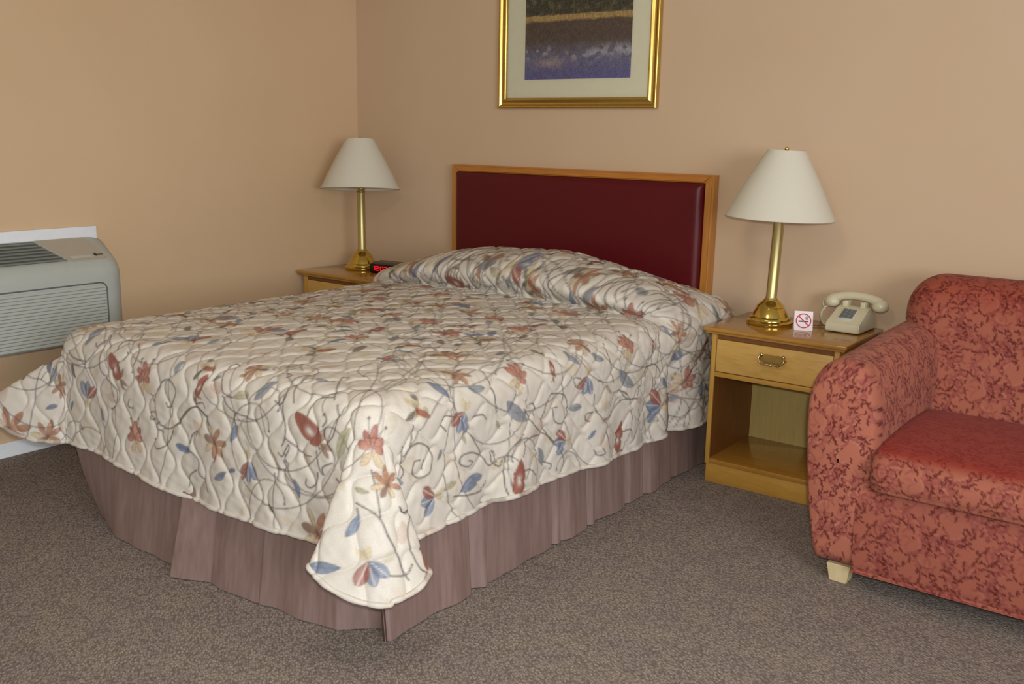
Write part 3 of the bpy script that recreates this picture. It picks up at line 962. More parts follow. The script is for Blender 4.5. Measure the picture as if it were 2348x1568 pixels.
def paint_spread():
    c = Canvas(IX0 - LL - .1, IX1 + LR + .15, IY0 - LF - .1, 0.05, 0.0024, CREAM)
    # faint tonal mottling
    yy, xx = np.mgrid[0:c.h, 0:c.w]
    mot = 1 + .025 * np.sin(xx * .031 + 2 * np.sin(yy * .017)) * np.sin(yy * .027)
    c.a *= mot[..., None].astype(np.float32)
    r0 = random.Random(21)
    for k in range(460):
        p = (r0.uniform(IX0 - LL, IX1 + LR), r0.uniform(IY0 - LF, 0)); a = r0.uniform(0, 2 * PI); L = r0.uniform(.04, .075)
        c.leaf(p, (p[0] + L * math.cos(a), p[1] + L * math.sin(a)), L * .5, DYE[r0.choice(('tan', 'tan', 'sage', 'rust'))], alpha=r0.uniform(.18, .38), fat=.55)
    if MOTIFS:
        pts = [(m[1], m[2]) for m in MOTIFS] + [q for v in VINES for q in v]
    else:
        pts = []
    pts = np.array(pts) if pts else np.zeros((0, 2))
    rnd = random.Random(5)
    kinds = ['lily', 'pod', 'leaf', 'rust', 'blue', 'berry', 'bluel', 'leaf', 'lily', 'sage', 'rust', 'olive']
    n = 0
    v = IY0 - LF + .05
    row = 0
    while v < 0:
        u = IX0 - LL + .05 + (row % 2) * .075
        while u < IX1 + LR:
            pu, pv = u + rnd.uniform(-.03, .03), v + rnd.uniform(-.03, .03)
            n += 1
            k = kinds[(n * 5 + row * 3) % len(kinds)]
            ang0 = PI / 2
            if u > IX1 - .02: ang0 = PI if False else 2.4
            ang = ang0 + rnd.uniform(-.9, .9)
            sc = {'lily': .062, 'pod': .085, 'rust': .058, 'blue': .06, 'berry': .07}.get(k, .07) * rnd.uniform(.85, 1.1)
            free = len(pts) == 0 or np.min(np.hypot(pts[:, 0] - pu, pts[:, 1] - pv)) > (.085 if (v > IY0 + .25 and u < IX1 - .1) or v > -.7 or u < IX0 + .1 else .17)
            if free and rnd.random() < .92:
                # vine and tendrils first, then the flower on top
                cpt = [(pu, pv)]
                a = ang + PI
                for q in range(6):
                    a += rnd.uniform(-.75, .75)
                    cpt.append((cpt[-1][0] + .038 * math.cos(a), cpt[-1][1] + .038 * math.sin(a)))
                top = v > IY0 + .2 and u < IX1 - .05
                c.stroke(catmull(cpt[:4] if top else cpt, 5), .0038, INK, .6 if top else .75)
                if not top or rnd.random() < .45: m_curl(c, cpt[3], a + 1.2, .4 + rnd.random() * .35)
                if rnd.random() < .3: m_curl(c, cpt[5], a - 1.0, .4 + rnd.random() * .4)
                KINDS[k](c, (pu, pv), ang, sc)
                if rnd.random() < .7: m_leaf(c, cpt[4], a + rnd.choice((-1, 1)) * 1.1, rnd.uniform(.05, .07), rnd.choice(('slate', 'blue', 'sage', 'olive')))
            u += .15
        v += .115
        row += 1
    for vn in VINES:
        c.stroke(catmull(vn, 6), .0046, INK, .9)
    for m in MOTIFS:
        KINDS[m[0]](c, (m[1], m[2]), m[3], m[4])
    # edges: the binding is cut from the same cloth
    return c

U_, V_, P_ = build_spread()
cloth = paint_spread()
spread_col = cloth.sample(U_, V_)
spread = grid_obj('bedspread', P_, M['spread'], None, spread_col)
tag(spread, 'quilted cream floral bedspread draped over the bed and pillows', 'bedspread')

def binding():
    """padded edge along left side, foot and right side of the spread"""
    edge = np.concatenate([P_[::-1, 0], P_[0, :], P_[:, -1]])
    uu = np.concatenate([U_[::-1, 0], U_[0, :], U_[:, -1]]); vv = np.concatenate([V_[::-1, 0], V_[0, :], V_[:, -1]])
    edge, uu, vv = edge[::2], uu[::2], vv[::2]
    t = np.gradient(edge, axis=0); t /= np.linalg.norm(t, axis=1, keepdims=True) + 1e-9
    up = np.zeros_like(t); up[:, 2] = 1
    s = np.cross(t, up); s /= np.linalg.norm(s, axis=1, keepdims=True) + 1e-9
    w = np.cross(s, t)
    seg = 10
    rad = .0075 + .0008 * np.sin(np.arange(len(edge)) * .55)
    P = np.zeros((len(edge), seg, 3)); 
    for k in range(seg):
        a = 2 * PI * k / seg
        P[:, k] = edge + (s * math.cos(a) + w * math.sin(a)) * rad[:, None]
    cc = cloth.sample(uu, vv) * .6 + CREAM * .4
    cc = np.repeat(cc[:, None, :], seg, 1)
    return grid_obj('binding', P, M['spread'], spread, cc, wrap_u=True)
binding()

# ------------------------------------------------------------------ headboard
HX0, HX1, HZ = 0.7123, 2.1323, 1.1755
hb = thing('headboard', 'padded dark red vinyl headboard with oak frame on the wall behind the bed', 'headboard', ((HX0 + HX1) / 2, -0.02, 0.35))
hloc = Vector(hb.location)
def hpart(name, bm, mat, **k):
    bm.transform(Matrix.Translation(-hloc))
    return obj(name, bm, mat, hb, **k)
FW = 0.042
bm = bmesh.new()
add_prism(bm, [(HX0, HZ), (HX0 + FW, HZ - FW * .85), (HX1 - FW, HZ - FW * .85), (HX1, HZ)], 'y', -0.055, -0.003)
bmesh.ops.bevel(bm, geom=[e for e in bm.edges if abs(e.verts[0].co.y + .055) < 1e-4 and abs(e.verts[1].co.y + .055) < 1e-4], offset=.008, segments=3, affect='EDGES')
hpart('top_rail', bm, M['oak_head'])
for x0, x1, sg in ((HX0, HX0 + FW, 1), (HX1 - FW, HX1, -1)):
    bm = bmesh.new()
    if sg == 1: poly = [(x0, .35), (x1, .35), (x1, HZ - FW * .85), (x0, HZ)]
    else: poly = [(x0, .35), (x1, .35), (x1, HZ), (x0, HZ - FW * .85)]
    add_prism(bm, poly, 'y', -0.055, -0.003)
    bmesh.ops.bevel(bm, geom=[e for e in bm.edges if abs(e.verts[0].co.y + .055) < 1e-4 and abs(e.verts[1].co.y + .055) < 1e-4], offset=.008, segments=3, affect='EDGES')
    hpart('side_rail', bm, M['oak_head_v'])
# padded panel: pillow-shaped slab
def pad_panel(x0, x1, z0, z1, yb, depth):
    n, m = 80, 50
    xs = np.linspace(0, 1, n); zs = np.linspace(0, 1, m)
    A, B = np.meshgrid(xs, zs)
    A = .5 - .5 * np.cos(A * PI); B = .5 - .5 * np.cos(B * PI)
    X = x0 + (x1 - x0) * A; Z = z0 + (z1 - z0) * B
    ed = np.minimum(np.minimum(X - x0, x1 - X), np.minimum(Z - z0, z1 - Z) + 0 * X)
    r = .035
    e = np.clip(ed / r, 0, 1)
    Y = yb - depth * np.sqrt(np.clip(e * (2 - e), 0, 1))
    return np.stack([X - hloc.x, Y - hloc.y, Z - hloc.z], -1)
grid_obj('upholstered_panel', pad_panel(HX0 + FW - .003, HX1 - FW + .003, .36, HZ - FW * .85 + .003, -.048, .032), M['vinyl'], hb)

# ------------------------------------------------------------------ nightstands
def make_nightstand(name, label, group):
    """origin at floor, back-left corner of the top; the top is .55 wide and .43 deep"""
    t = thing(name, label, 'nightstand', (0, 0, 0), 0, group)
    W, D, H = .55, .43, .6215
    bx0, bx1, fy = .030, W - .030, -D + .022
    bm = bmesh.new()
    # moulded slab: stepped profile swept round by stacking bevelled slabs
    add_box(bm, 0, W, -D, 0, H - .016, H, bevel=.005, seg=3)
    add_box(bm, .008, W - .008, -D + .008, 0, H - .026, H - .015, bevel=.004, seg=2)
    obj('top', bm, M['oak_top'], t)
    for a, b in ((bx0, bx0 + .018), (bx1 - .018, bx1)):
        obj('side_panel', box(a, b, fy, -.012, .075, H - .026, bevel=.0015), M['oak_v'], t)
        ia, ib = (b, b + .0015) if a == bx0 else (a - .0015, a)
        obj('side_shade_sheet', box(ia, ib, fy + .004, -.026, .098, .43), M['oak_dark'], t)  # thin added sheet, shade of the open compartment painted in
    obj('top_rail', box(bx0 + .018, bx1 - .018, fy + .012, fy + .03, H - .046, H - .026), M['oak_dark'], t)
    obj('back_panel', box(bx0 + .018, bx1 - .018, -.026, -.012, .075, H - .026), M['oak_back'], t)
    obj('shelf', box(bx0 + .018, bx1 - .018, fy, -.026, .078, .096, bevel=.0015), M['oak_top'], t)
    obj('middle_rail', box(bx0 + .018, bx1 - .018, fy + .001, -.026, .428, .446, bevel=.0015), M['oak'], t)
    obj('plinth', box(bx0 + .004, bx1 - .004, fy + .006, fy + .026, .0, .076, bevel=.001), M['oak'], t)
    for a, b in ((bx0 + .004, bx0 + .022), (bx1 - .022, bx1 - .004)):
        obj('plinth_side', box(a, b, fy + .026, -.014, .0, .075), M['oak_v'], t)
    dr = obj('drawer', box(bx0 + .021, bx1 - .021, fy + .002, fy + .020, .449, H - .047, bevel=.002), M['oak_drawer'], t)
    # handle: shaped plate, two posts, drooping bail
    hx, hz, y = W / 2, .530, fy + .002
    bm = bmesh.new()
    poly = [(hx + .050 * math.cos(a) * (1 + .10 * math.cos(4 * a)), hz - .002 + .019 * math.sin(a) * (1 - .18 * math.cos(4 * a))) for a in [2 * PI * k / 48 for k in range(48)]]
    add_prism(bm, poly, 'y', y - .0035, y)
    hd = obj('handle', bm, M['plate'], dr)
    bm = bmesh.new()
    pts = [(-.042, 0, .012), (-.047, -.010, .009), (-.049, -.014, -.001), (-.043, -.017, -.013), (-.030, -.018, -.019), (-.014, -.018, -.018), (-.005, -.018, -.021), (0, -.018, -.021), (.005, -.018, -.021), (.014, -.018, -.018), (.030, -.018, -.019), (.043, -.017, -.013), (.049, -.014, -.001), (.047, -.010, .009), (.042, 0, .012)]
    cp = [tuple(p) for p in catmull(pts, 4)]
    n = len(cp)
    add_tube(bm, [(hx + p[0], y + p[1], hz + p[2]) for p in cp], [.0034 + .0016 * math.exp(-((i / (n - 1) - .5) / .06) ** 2) + .001 * math.exp(-((abs(i / (n - 1) - .5) - .17) / .05) ** 2) for i in range(n)], 10)
    for s in (-1, 1):
        q = bmesh.ops.create_uvsphere(bm, u_segments=14, v_segments=10, radius=.0075)
        for v in q['verts']:
            v.co = Vector((hx + s * .042 + v.co.x, y - .003 + v.co.y * .8, hz + .012 + v.co.z))
    bl = obj('bail', bm, M['bronze'], dr)
    return t
ns = make_nightstand('nightstand', 'honey oak nightstand with drawer and open shelf between bed and sofa', None)
ns.location = (2.3043, -.004, 0)
ns2 = copy_tree(ns)
ns2.name = 'nightstand.001'
ns2.location = (.030, -.050, -0.0)
ns2['label'] = 'oak nightstand in the corner behind the bed, under the farther lamp'
for o in (ns, ns2):
    o['group'] = 'oak nightstands beside the bed'

# ------------------------------------------------------------------ lamps
def make_lamp(label):
    t = thing('table_lamp', label, 'lamp')
    bm = bmesh.new()
    add_lathe(bm, [(0, 0), (.088, 0), (.090, .004), (.090, .012), (.086, .016), (.080, .018), (.079, .024), (.076, .028), (.070, .032), (.066, .042), (.062, .050), (.056, .060), (.052, .066), (.054, .068), (.050, .074), (.038, .086), (.030, .092), (.028, .096), (.0, .096)], 64)
    obj('base', bm, M['brass'], t, angle=28)
    bm = bmesh.new()
    add_lathe(bm, [(0, .094), (.024, .094), (.025, .098), (.0225, .102), (.0205, .106), (.0205, .395), (.0215, .398), (.0195, .402), (.0185, .406), (.023, .412), (.023, .418), (.0, .420)], 32)
    obj('pole', bm, M['brass_pole'], t)
    bm = bmesh.new()
    r0, r1, z0, z1 = .203, .070, .413, .666
    prof = [(r0, z0), (r0 + .0015, z0 + .002), (r0 - .0004, z0 + .006)]
    for k in range(1, 13):
        f = k / 12
        prof.append((r0 + (r1 - r0) * f + .004 * math.sin(PI * f), z0 + (z1 - z0) * f))
    prof += [(r1 - .003, z1), (r1 - .004, z1 - .002)]
    for k in range(0, 13):
        f = 1 - k / 12
        prof.append((r0 + (r1 - r0) * f + .004 * math.sin(PI * f) - .003, z0 + .003 + (z1 - z0 - .006) * f))
    prof.append((r0, z0))
    add_lathe(bm, prof, 96)
    sh = obj('shade', bm, M['shade'], t, angle=50)
    bm = bmesh.new()
    add_tube(bm, arc_pts3((0, 0, .652), .062, 0) , .0016, 6)
    for a in (0, 2 * PI / 3, 4 * PI / 3):
        add_tube(bm, [(0, 0, .650), (.066 * math.cos(a), .066 * math.sin(a), .650)], .0016, 6)
    add_tube(bm, [(0, 0, .40), (0, 0, .655)], .004, 8)
    obj('harp', bm, M['brass_pole'], t)
    bm = bmesh.new()
    add_lathe(bm, [(0, .658), (.006, .658), (.005, .663), (.008, .667), (.0085, .671), (.006, .676), (0, .678)], 20)
    obj('finial', bm, M['brass'], t)
    return t
def arc_pts3(c, r, _):
    return [(c[0] + r * math.cos(2 * PI * k / 30), c[1] + r * math.sin(2 * PI * k / 30), c[2]) for k in range(31)]
lampR = make_lamp('brass table lamp with cream cone shade on the nightstand beside the telephone')
lampL = copy_tree(lampR)
lampL.name = 'table_lamp.001'
lampL['label'] = 'brass table lamp with cream shade in the corner, beside the alarm clock'
for o in (lampR, lampL):
    o['group'] = 'brass lamps on the nightstands'
lampR.location = (2.476, -.206, .622)
lampL.location = (.2400, -.214, .622)
def lean(lamp, rx, ry, shade_extra=(0, 0)):
    """the post stands a little crooked in its base"""
    for ch in lamp.children:
        nm = ch.name.split('.')[0]
        if nm == 'base': continue
        Mx = Matrix.Translation((0, 0, .09)) @ Euler((rx, ry, 0)).to_matrix().to_4x4() @ Matrix.Translation((0, 0, -.09))
        if nm == 'shade':
            Mx = Mx @ Matrix.Translation((0, 0, .655)) @ Euler((shade_extra[0], shade_extra[1], 0)).to_matrix().to_4x4() @ Matrix.Translation((0, 0, -.655))
        ch.matrix_local = Mx
lean(lampR, .0, .030, (.0, .0))
lean(lampL, .004, -.004, (-.078, -.062))
bm = bmesh.new()
add_tube(bm, catmull([(.085, .03, .006), (.12, .045, .004), (.17, .075, .004), (.205, .12, .004), (.21, .172, .004)], 8), .0024, 8)
cord = obj('power_cord', bm, M['cord'], lampR)

# ------------------------------------------------------------------ no-smoking tent card
sg = thing('no_smoking_sign', 'small white tent card with a red no-smoking symbol between lamp and telephone', 'sign', (2.619, -.232, .6222), math.radians(26))
W2, Ht, sp = .034, .070, .026
bm = bmesh.new()
def quad(bm, a, b, c, d):
    return bm.faces.new([bm.verts.new(p) for p in (a, b, c, d)])
quad(bm, (-W2, -sp, 0), (W2, -sp, 0), (W2, 0, Ht), (-W2, 0, Ht))
quad(bm, (W2, sp, 0), (-W2, sp, 0), (-W2, 0, Ht), (W2, 0, Ht))
bmesh.ops.remove_doubles(bm, verts=bm.verts, dist=1e-6)
bmesh.ops.solidify(bm, geom=bm.faces[:], thickness=.0006)
obj('card', bm, M['white_card'], sg, smooth=False)
tilt = math.atan2(sp, Ht)
LH = math.hypot(sp, Ht)
def on_card(bm):
    """flat x,y drawing -> front leaf of the card"""
    bm.transform(Matrix.Translation((0, -sp - .0006, 0)) @ Matrix.Rotation(PI / 2 - tilt, 4, 'X'))
    return bm
def ring(bm, cx, cy, r0, r1, z, n=56):
    a = [bm.verts.new((cx + r0 * math.cos(2 * PI * k / n), cy + r0 * math.sin(2 * PI * k / n), z)) for k in range(n)]
    b = [bm.verts.new((cx + r1 * math.cos(2 * PI * k / n), cy + r1 * math.sin(2 * PI * k / n), z)) for k in range(n)]
    for k in range(n):
        bm.faces.new((a[k], a[(k + 1) % n], b[(k + 1) % n], b[k]))
cy0 = LH * .5
bm = bmesh.new()
ring(bm, 0, cy0, .0245, .0285, .0010)
def bar(bm, p, q, w, z):
    p, q = Vector((p[0], p[1], z)), Vector((q[0], q[1], z))
    n = Vector((-(q - p).y, (q - p).x, 0)).normalized() * w / 2
    bm.faces.new([bm.verts.new(v) for v in (p - n, q - n, q + n, p + n)])
bar(bm, (-.0185, cy0 + .0185), (.0185, cy0 - .0185), .0042, .0010)
obj('prohibition_ring', on_card(bm), M['sign_red'], sg, smooth=False)
bm = bmesh.new()
bar(bm, (-.0185, cy0 - .002), (.011, cy0 - .002), .0050, .0006)
bar(bm, (.0125, cy0 - .002), (.0165, cy0 - .002), .0050, .0006)
for k in range(3):
    pts = [(.008 + .0035 * k + .0018 * math.sin(q * 1.3 + k), cy0 + .004 + q * .0022, .0006) for q in range(7)]
    for a, b in zip(pts[:-1], pts[1:]):
        bar(bm, a, b, .0013, .0006)
obj('cigarette_symbol', on_card(bm), M['ink'], sg, smooth=False)

# ------------------------------------------------------------------ telephone
ph = thing('telephone', 'beige push-button desk telephone on the nightstand beside the sofa', 'telephone', (2.762, -.115, .6222), math.radians(-2))
PW = .066
bm = bmesh.new()
prof = [(-.094, .004), (-.094, .034), (-.090, .040), (.008, .086), (.022, .088), (.060, .088), (.080, .080), (.088, .060), (.090, .004)]
va, vb = [], []
for y, z in prof:
    ins = .008 * z / .09
    va.append(bm.verts.new((-PW + ins, y, z))); vb.append(bm.verts.new((PW - ins, y, z)))
for k in range(len(prof) - 1):
    bm.faces.new((va[k], vb[k], vb[k + 1], va[k + 1]))
bm.faces.new((va[-1], vb[-1], vb[0], va[0]))
bm.faces.new(list(va)); bm.faces.new(list(reversed(vb)))
bmesh.ops.recalc_face_normals(bm, faces=bm.faces)
bmesh.ops.bevel(bm, geom=bm.edges[:], offset=.004, segments=3, affect='EDGES')
obj('body', bm, M['phone'], ph)
for x in (-.045, .045):
    obj('foot', box(x - .012, x + .012, -.075, .075, 0, .0045, bevel=.001), M['phone_dark'], ph)
sl = math.atan2(.046, .098)
def on_face(bm):
    bm.transform(Matrix.Translation((0, -.041, .0632)) @ Matrix.Rotation(sl, 4, 'X'))
    return bm
kp = obj('keypad', on_face(box(-.0275, .0275, -.041, .036, -.002, .0022, bevel=.0008)), M['phone_plate'], ph)
for r in range(4):
    for c in range(3):
        bx, by = (c - 1) * .0172, .026 - r * .0152
        obj('button', on_face(box(bx - .0072, bx + .0072, by - .0060, by + .0060, .0018, .0058, bevel=.001)), M['phone_grey'], kp)
# cradle prongs
for s in (-1, 1):
    obj('cradle', box(s * .034 - .010, s * .034 + .010, .012, .072, .085, .107, bevel=.004), M['phone'], ph)
# handset: tapered bar with two rounded cups
bm = bmesh.new()
hp = []; hrad = []
for k in range(25):
    f = k / 24 * 2 - 1
    hp.append((f * .092, .040, .126 - .020 * abs(f) ** 2.4))
    hrad.append(.0155 + .006 * abs(f) ** 3)
add_tube(bm, hp, hrad, 16)
for s in (-1, 1):
    q = bmesh.ops.create_uvsphere(bm, u_segments=24, v_segments=16, radius=1)
    for v in q['verts']:
        x, y, z = v.co
        v.co = Vector((s * .092 + x * .031, .040 + y * .031, .095 + z * (.029 if z > 0 else .025)))
        if v.co.z < .075: v.co.z = .075
obj('handset', bm, M['phone'], ph)
# coiled cord from the left cup to the body
bm = bmesh.new()
path = catmull([(-.100, .030, .082), (-.118, .020, .066), (-.118, .0, .045), (-.104, -.012, .022), (-.088, -.010, .010), (-.075, .010, .012), (-.066, .04, .014)], 26)
pts = []
for k, p in enumerate(path):
    a = k * 1.25
    pts.append((p[0] + .005 * math.cos(a), p[1] + .005 * math.sin(a), max(.006, p[2] + .005 * math.sin(a * 1.0 + 1))))
add_tube(bm, pts, .0019, 6)
add_tube(bm, catmull([(-.100, .055, .084), (-.122, .045, .105), (-.125, .03, .085), (-.112, .02, .06)], 8), .0022, 6)
obj('coiled_cord', bm, M['phone'], ph)

# ------------------------------------------------------------------ alarm clock
ck = thing('alarm_clock', 'black alarm clock with glowing red digits half hidden by the pillow end', 'clock', (.455, -.235, .6222), math.radians(6))
bm = bmesh.new()
add_prism(bm, [(-.045, 0), (.055, 0), (.060, .050), (.050, .056), (-.020, .054), (-.050, .046), (-.052, .010)], 'x', -.088, .088)
bmesh.ops.bevel(bm, geom=bm.edges[:], offset=.004, segments=2, affect='EDGES')
obj('case', bm, M['black'], ck)
lens = obj('display', box(-.072, .050, -.0545, -.050, .012, .042, bevel=.001), M['led_lens'], ck)
SEG = {'1': 'bc', '2': 'abged', '0': 'abcdef', '3': 'abgcd'}
bm = bmesh.new()
def seg_digit(bm, ch, x0):
    w, h, t = .015, .020, .0036
    z0 = .017
    pos = {'a': ((0, h), (w, h)), 'g': ((0, h / 2), (w, h / 2)), 'd': ((0, 0), (w, 0)), 'f': ((0, h / 2), (0, h)), 'b': ((w, h / 2), (w, h)), 'e': ((0, 0), (0, h / 2)), 'c': ((w, 0), (w, h / 2))}
    for s in SEG[ch]:
        (xa, za), (xb, zb) = pos[s]
        add_box(bm, x0 + min(xa, xb) - t / 2, x0 + max(xa, xb) + t / 2, -.0556, -.0548, z0 + min(za, zb) - t / 2, z0 + max(za, zb) + t / 2)
for ch, x in (('1', -.064), ('2', -.042), ('0', -.012), ('3', .010)):
    seg_digit(bm, ch, x)
for z in (.022, .032):
    add_box(bm, -.0215, -.0185, -.0556, -.0548, z - .0015, z + .0015)
obj('digits', bm, M['red_led'], lens, smooth=False)

# ------------------------------------------------------------------ framed picture
FX0, FX1, FZ0, FZ1 = .9737, 1.8303, 1.4455, 2.21
pic = thing('framed_picture', 'gilt framed lake landscape print with pale mat on the wall above the headboard', 'picture', ((FX0 + FX1) / 2, -.002, FZ0))
ploc = Vector(pic.location)
prof = [(0, -.004), (0, -.022), (.003, -.026), (.008, -.027), (.013, -.023), (.018, -.017), (.026, -.018), (.034, -.024), (.040, -.027), (.045, -.025), (.048, -.019), (.049, -.014)]
def frame_side(c0, c1, inward, mat):
    """mitred moulding from corner c0 to c1 (x,z); inward = unit vector to the centre of the picture"""
    bm = bmesh.new()
    ax = Vector((c1[0] - c0[0], c1[1] - c0[1])).normalized()
    ra, rb = [], []
    for d, y in prof:
        ra.append(bm.verts.new((c0[0] + inward[0] * d + ax.x * d - ploc.x, y - ploc.y, c0[1] + inward[1] * d + ax.y * d - ploc.z)))
        rb.append(bm.verts.new((c1[0] + inward[0] * d - ax.x * d - ploc.x, y - ploc.y, c1[1] + inward[1] * d - ax.y * d - ploc.z)))
    for k in range(len(prof) - 1):
        bm.faces.new((ra[k], rb[k], rb[k + 1], ra[k + 1]))
    bmesh.ops.recalc_face_normals(bm, faces=bm.faces)
    return obj('frame_rail', bm, mat, pic, angle=60)
frame_side((FX0, FZ0), (FX1, FZ0), (0, 1), M['gold'])
frame_side((FX1, FZ1), (FX0, FZ1), (0, -1), M['gold'])
frame_side((FX0, FZ1), (FX0, FZ0), (1, 0), M['gold'])
frame_side((FX1, FZ0), (FX1, FZ1), (-1, 0), M['gold'])
bm = box(FX0 + .045, FX1 - .045, -.010, -.004, FZ0 + .045, FZ1 - .045)
bm.transform(Matrix.Translation(-ploc))
obj('mat_board', bm, M['matboard'], pic, smooth=False)
PX0, PX1, PZ0, PZ1 = 1.122, 1.690, 1.576, 2.085
def print_art():
    n, m = 240, 215
    A, B = np.meshgrid(np.linspace(0, 1, n), np.linspace(0, 1, m))
    def nz(fx, fy, s):
        r = np.random.default_rng(s)
        o = 0
        for k in range(5):
            a, b, c, d = r.uniform(.5, 1.5, 4)
            o = o + np.sin(A * fx * a * 6.3 + 5 * c + 2 * np.sin(B * fy * b * 3)) * np.sin(B * fy * b * 6.3 + 7 * d + 2 * np.sin(A * fx * c * 2.3))
        return o / 3
    vsx = nz(22, 4, 9); blot = nz(7, 6, 1); fine = nz(26, 22, 2); strk = nz(6, 30, 3)
    C = np.zeros((m, n, 3), dtype=np.float32)
    wa = smoothstep(0, .22, B + .05 * blot)[..., None]
    C[:] = lin((88, 86, 126)) * (1 - wa) + lin((98, 98, 116)) * wa
    refl = smoothstep(.16, .36, B + .05 * strk + .04 * blot)[..., None]
    C = C * (1 - refl) + lin((82, 70, 62)) * refl
    pal = np.exp(-((B - .22 - .02 * np.sin(A * 9)) / .05) ** 2) * smoothstep(.1, .6, blot + .55 * (A > .62))
    C = C * (1 - .7 * pal[..., None]) + lin((150, 150, 160)) * .7 * pal[..., None]
    pal2 = np.exp(-((B - .14) / .035) ** 2) * np.exp(-((A - .24) / .13) ** 2)
    C = C * (1 - .7 * pal2[..., None]) + lin((150, 134, 128)) * .7 * pal2[..., None]
    bank = (smoothstep(.49, .515, B + .008 * blot) * (1 - smoothstep(.545, .56, B + .01 * strk)))[..., None]
    C = C * (1 - bank) + (lin((150, 128, 84)) * (1 + .15 * fine[..., None])) * bank
    tree = smoothstep(.545, .57, B + .012 * blot)[..., None]
    tc = lin((62, 60, 50)) * (1 + .4 * fine[..., None]) + np.maximum(blot + .4 * vsx, 0)[..., None] * lin((96, 92, 56)) * .5
    C = C * (1 - tree) + tc * tree
    sky = smoothstep(.82, .86, B + .05 * blot + .03 * fine)[..., None]
    C = C * (1 - sky) + lin((160, 166, 172)) * sky
    vs_ = nz(30, 5, 5); cell = nz(17, 17, 6)
    C *= (1 + .20 * fine + .12 * strk + .14 * vs_ + .10 * cell)[..., None] * 1.75
    C[..., 1] *= (1 + .05 * cell); C[..., 2] *= (1 - .07 * vs_)
    X = PX0 + (PX1 - PX0) * A - ploc.x; Z = PZ0 + (PZ1 - PZ0) * B - ploc.z
    return np.stack([X, np.full_like(X, -.0105 - ploc.y), Z], -1), np.clip(C, .002, 1)
PP, PC = print_art()
grid_obj('landscape_print', PP, M['print'], pic, PC)
def glass_mat():
    m, nt, b = new_mat('picture_glass')
    N = nt.nodes
    tr = N.new('ShaderNodeBsdfTransparent'); gl = N.new('ShaderNodeBsdfGlossy'); gl.inputs['Roughness'].default_value = .08
    ms = N.new('ShaderNodeMixShader')
    lw = N.new('ShaderNodeFresnel'); lw.inputs['IOR'].default_value = 1.4
    out = [n for n in N if n.type == 'OUTPUT_MATERIAL'][0]
    nt.links.new(lw.outputs['Fac'], ms.inputs['Fac'])
    nt.links.new(tr.outputs['BSDF'], ms.inputs[1]); nt.links.new(gl.outputs['BSDF'], ms.inputs[2])
    nt.links.new(ms.outputs['Shader'], out.inputs['Surface'])
    return m
bm = bmesh.new()
quad(bm, (FX0 + .046, -.0135, FZ0 + .046), (FX1 - .046, -.0135, FZ0 + .046), (FX1 - .046, -.0135, FZ1 - .046), (FX0 + .046, -.0135, FZ1 - .046))
bm.transform(Matrix.Translation(-ploc))
obj('glass_pane', bm, glass_mat(), pic, smooth=False)

# ------------------------------------------------------------------ wall air conditioner
AYR, AYL = -1.535, -2.60
ac = thing('air_conditioner', 'grey through-wall air conditioner in a white sleeve low on the left wall', 'air conditioner', (0, (AYR + AYL) / 2, .44))
aloc = Vector(ac.location)
def apart(name, bm, mat, parent=ac, **k):
    bm.transform(Matrix.Translation(-aloc))
    return obj(name, bm, mat, parent, **k)
bm = bmesh.new()
add_box(bm, 0.0005, .018, AYL - .015, AYR - .019, .42, .915, bevel=.002)
apart('wall_sleeve', bm, M['trim'])
# cover: side profile swept along the wall, ends rounded in plan
SP = [(.012, .868), (.030, .872), (.060, .862), (.175, .800), (.198, .782), (.212, .755), (.216, .720), (.214, .600), (.212, .490), (.206, .470), (.190, .462), (.012, .440)]
def ac_cover():
    ys = [AYL, AYL + .004, AYL + .015, AYL + .04, AYL + .08]
    ys += list(np.linspace(AYL + .12, AYR - .12, 40)) + [AYR - .08, AYR - .055, AYR - .036, AYR - .022, AYR - .012, AYR - .005, AYR - .001, AYR]
    P = np.zeros((len(ys), len(SP), 3))
    for i, y in enumerate(ys):
        d = min(y - AYL, AYR - y)
        r = .085
        e = min(1, d / r); k = math.sqrt(max(0, e * (2 - e)))
        for j, (x, z) in enumerate(SP):
            xx = .012 + (x - .012) * (.45 + .55 * k)
            zz = z - (1 - k) * .030 * (1 if z > .7 else 0) * (1 if x < .2 else .3)
            P[i, j] = (xx, y - aloc.y, zz - aloc.z)
    return P
P = ac_cover()
cov = grid_obj('cover', P, M['ac'], ac, flip=False)
for P0 in (P[0], P[-1]):
    bm = bmesh.new()
    bm.faces.new([bm.verts.new(p) for p in P0])
    obj('end_cap', bm, M['ac'], ac, smooth=False)
def slope_pt(f, y, lift=0.0):
    """point on the slanted top, f=0 at the wall, 1 at the front edge"""
    x0, z0, x1, z1 = .060, .862, .175, .800
    n = Vector((z0 - z1, x1 - x0)).normalized()
    return (x0 + (x1 - x0) * f + n.x * lift, y, z0 + (z1 - z0) * f + n.y * lift)
# air outlet grille: dark well and slats
gy0, gy1a, gy1b = AYL + .14, -1.845, -1.775
bm = bmesh.new()
quad(bm, slope_pt(-.12, gy0, .0012), slope_pt(1.0, gy0, .0012), slope_pt(1.0, gy1b, .0012), slope_pt(-.12, gy1a, .0012))
gr = apart('outlet_grille', bm, M['ac_dark'], smooth=False)
for k in range(7):
    f = -.06 + k * .162
    ye = gy1a + (gy1b - gy1a) * min(1, f + .06)
    bm = bmesh.new()
    a, b = slope_pt(f, gy0, .003), slope_pt(f + .115, gy0, .006)
    c, d = slope_pt(f + .115, ye, .006), slope_pt(f, ye - .004, .003)
    quad(bm, a, b, c, d)
    bmesh.ops.solidify(bm, geom=bm.faces[:], thickness=.002)
    apart('vane', bm, M['ac_slat'], gr, smooth=False)
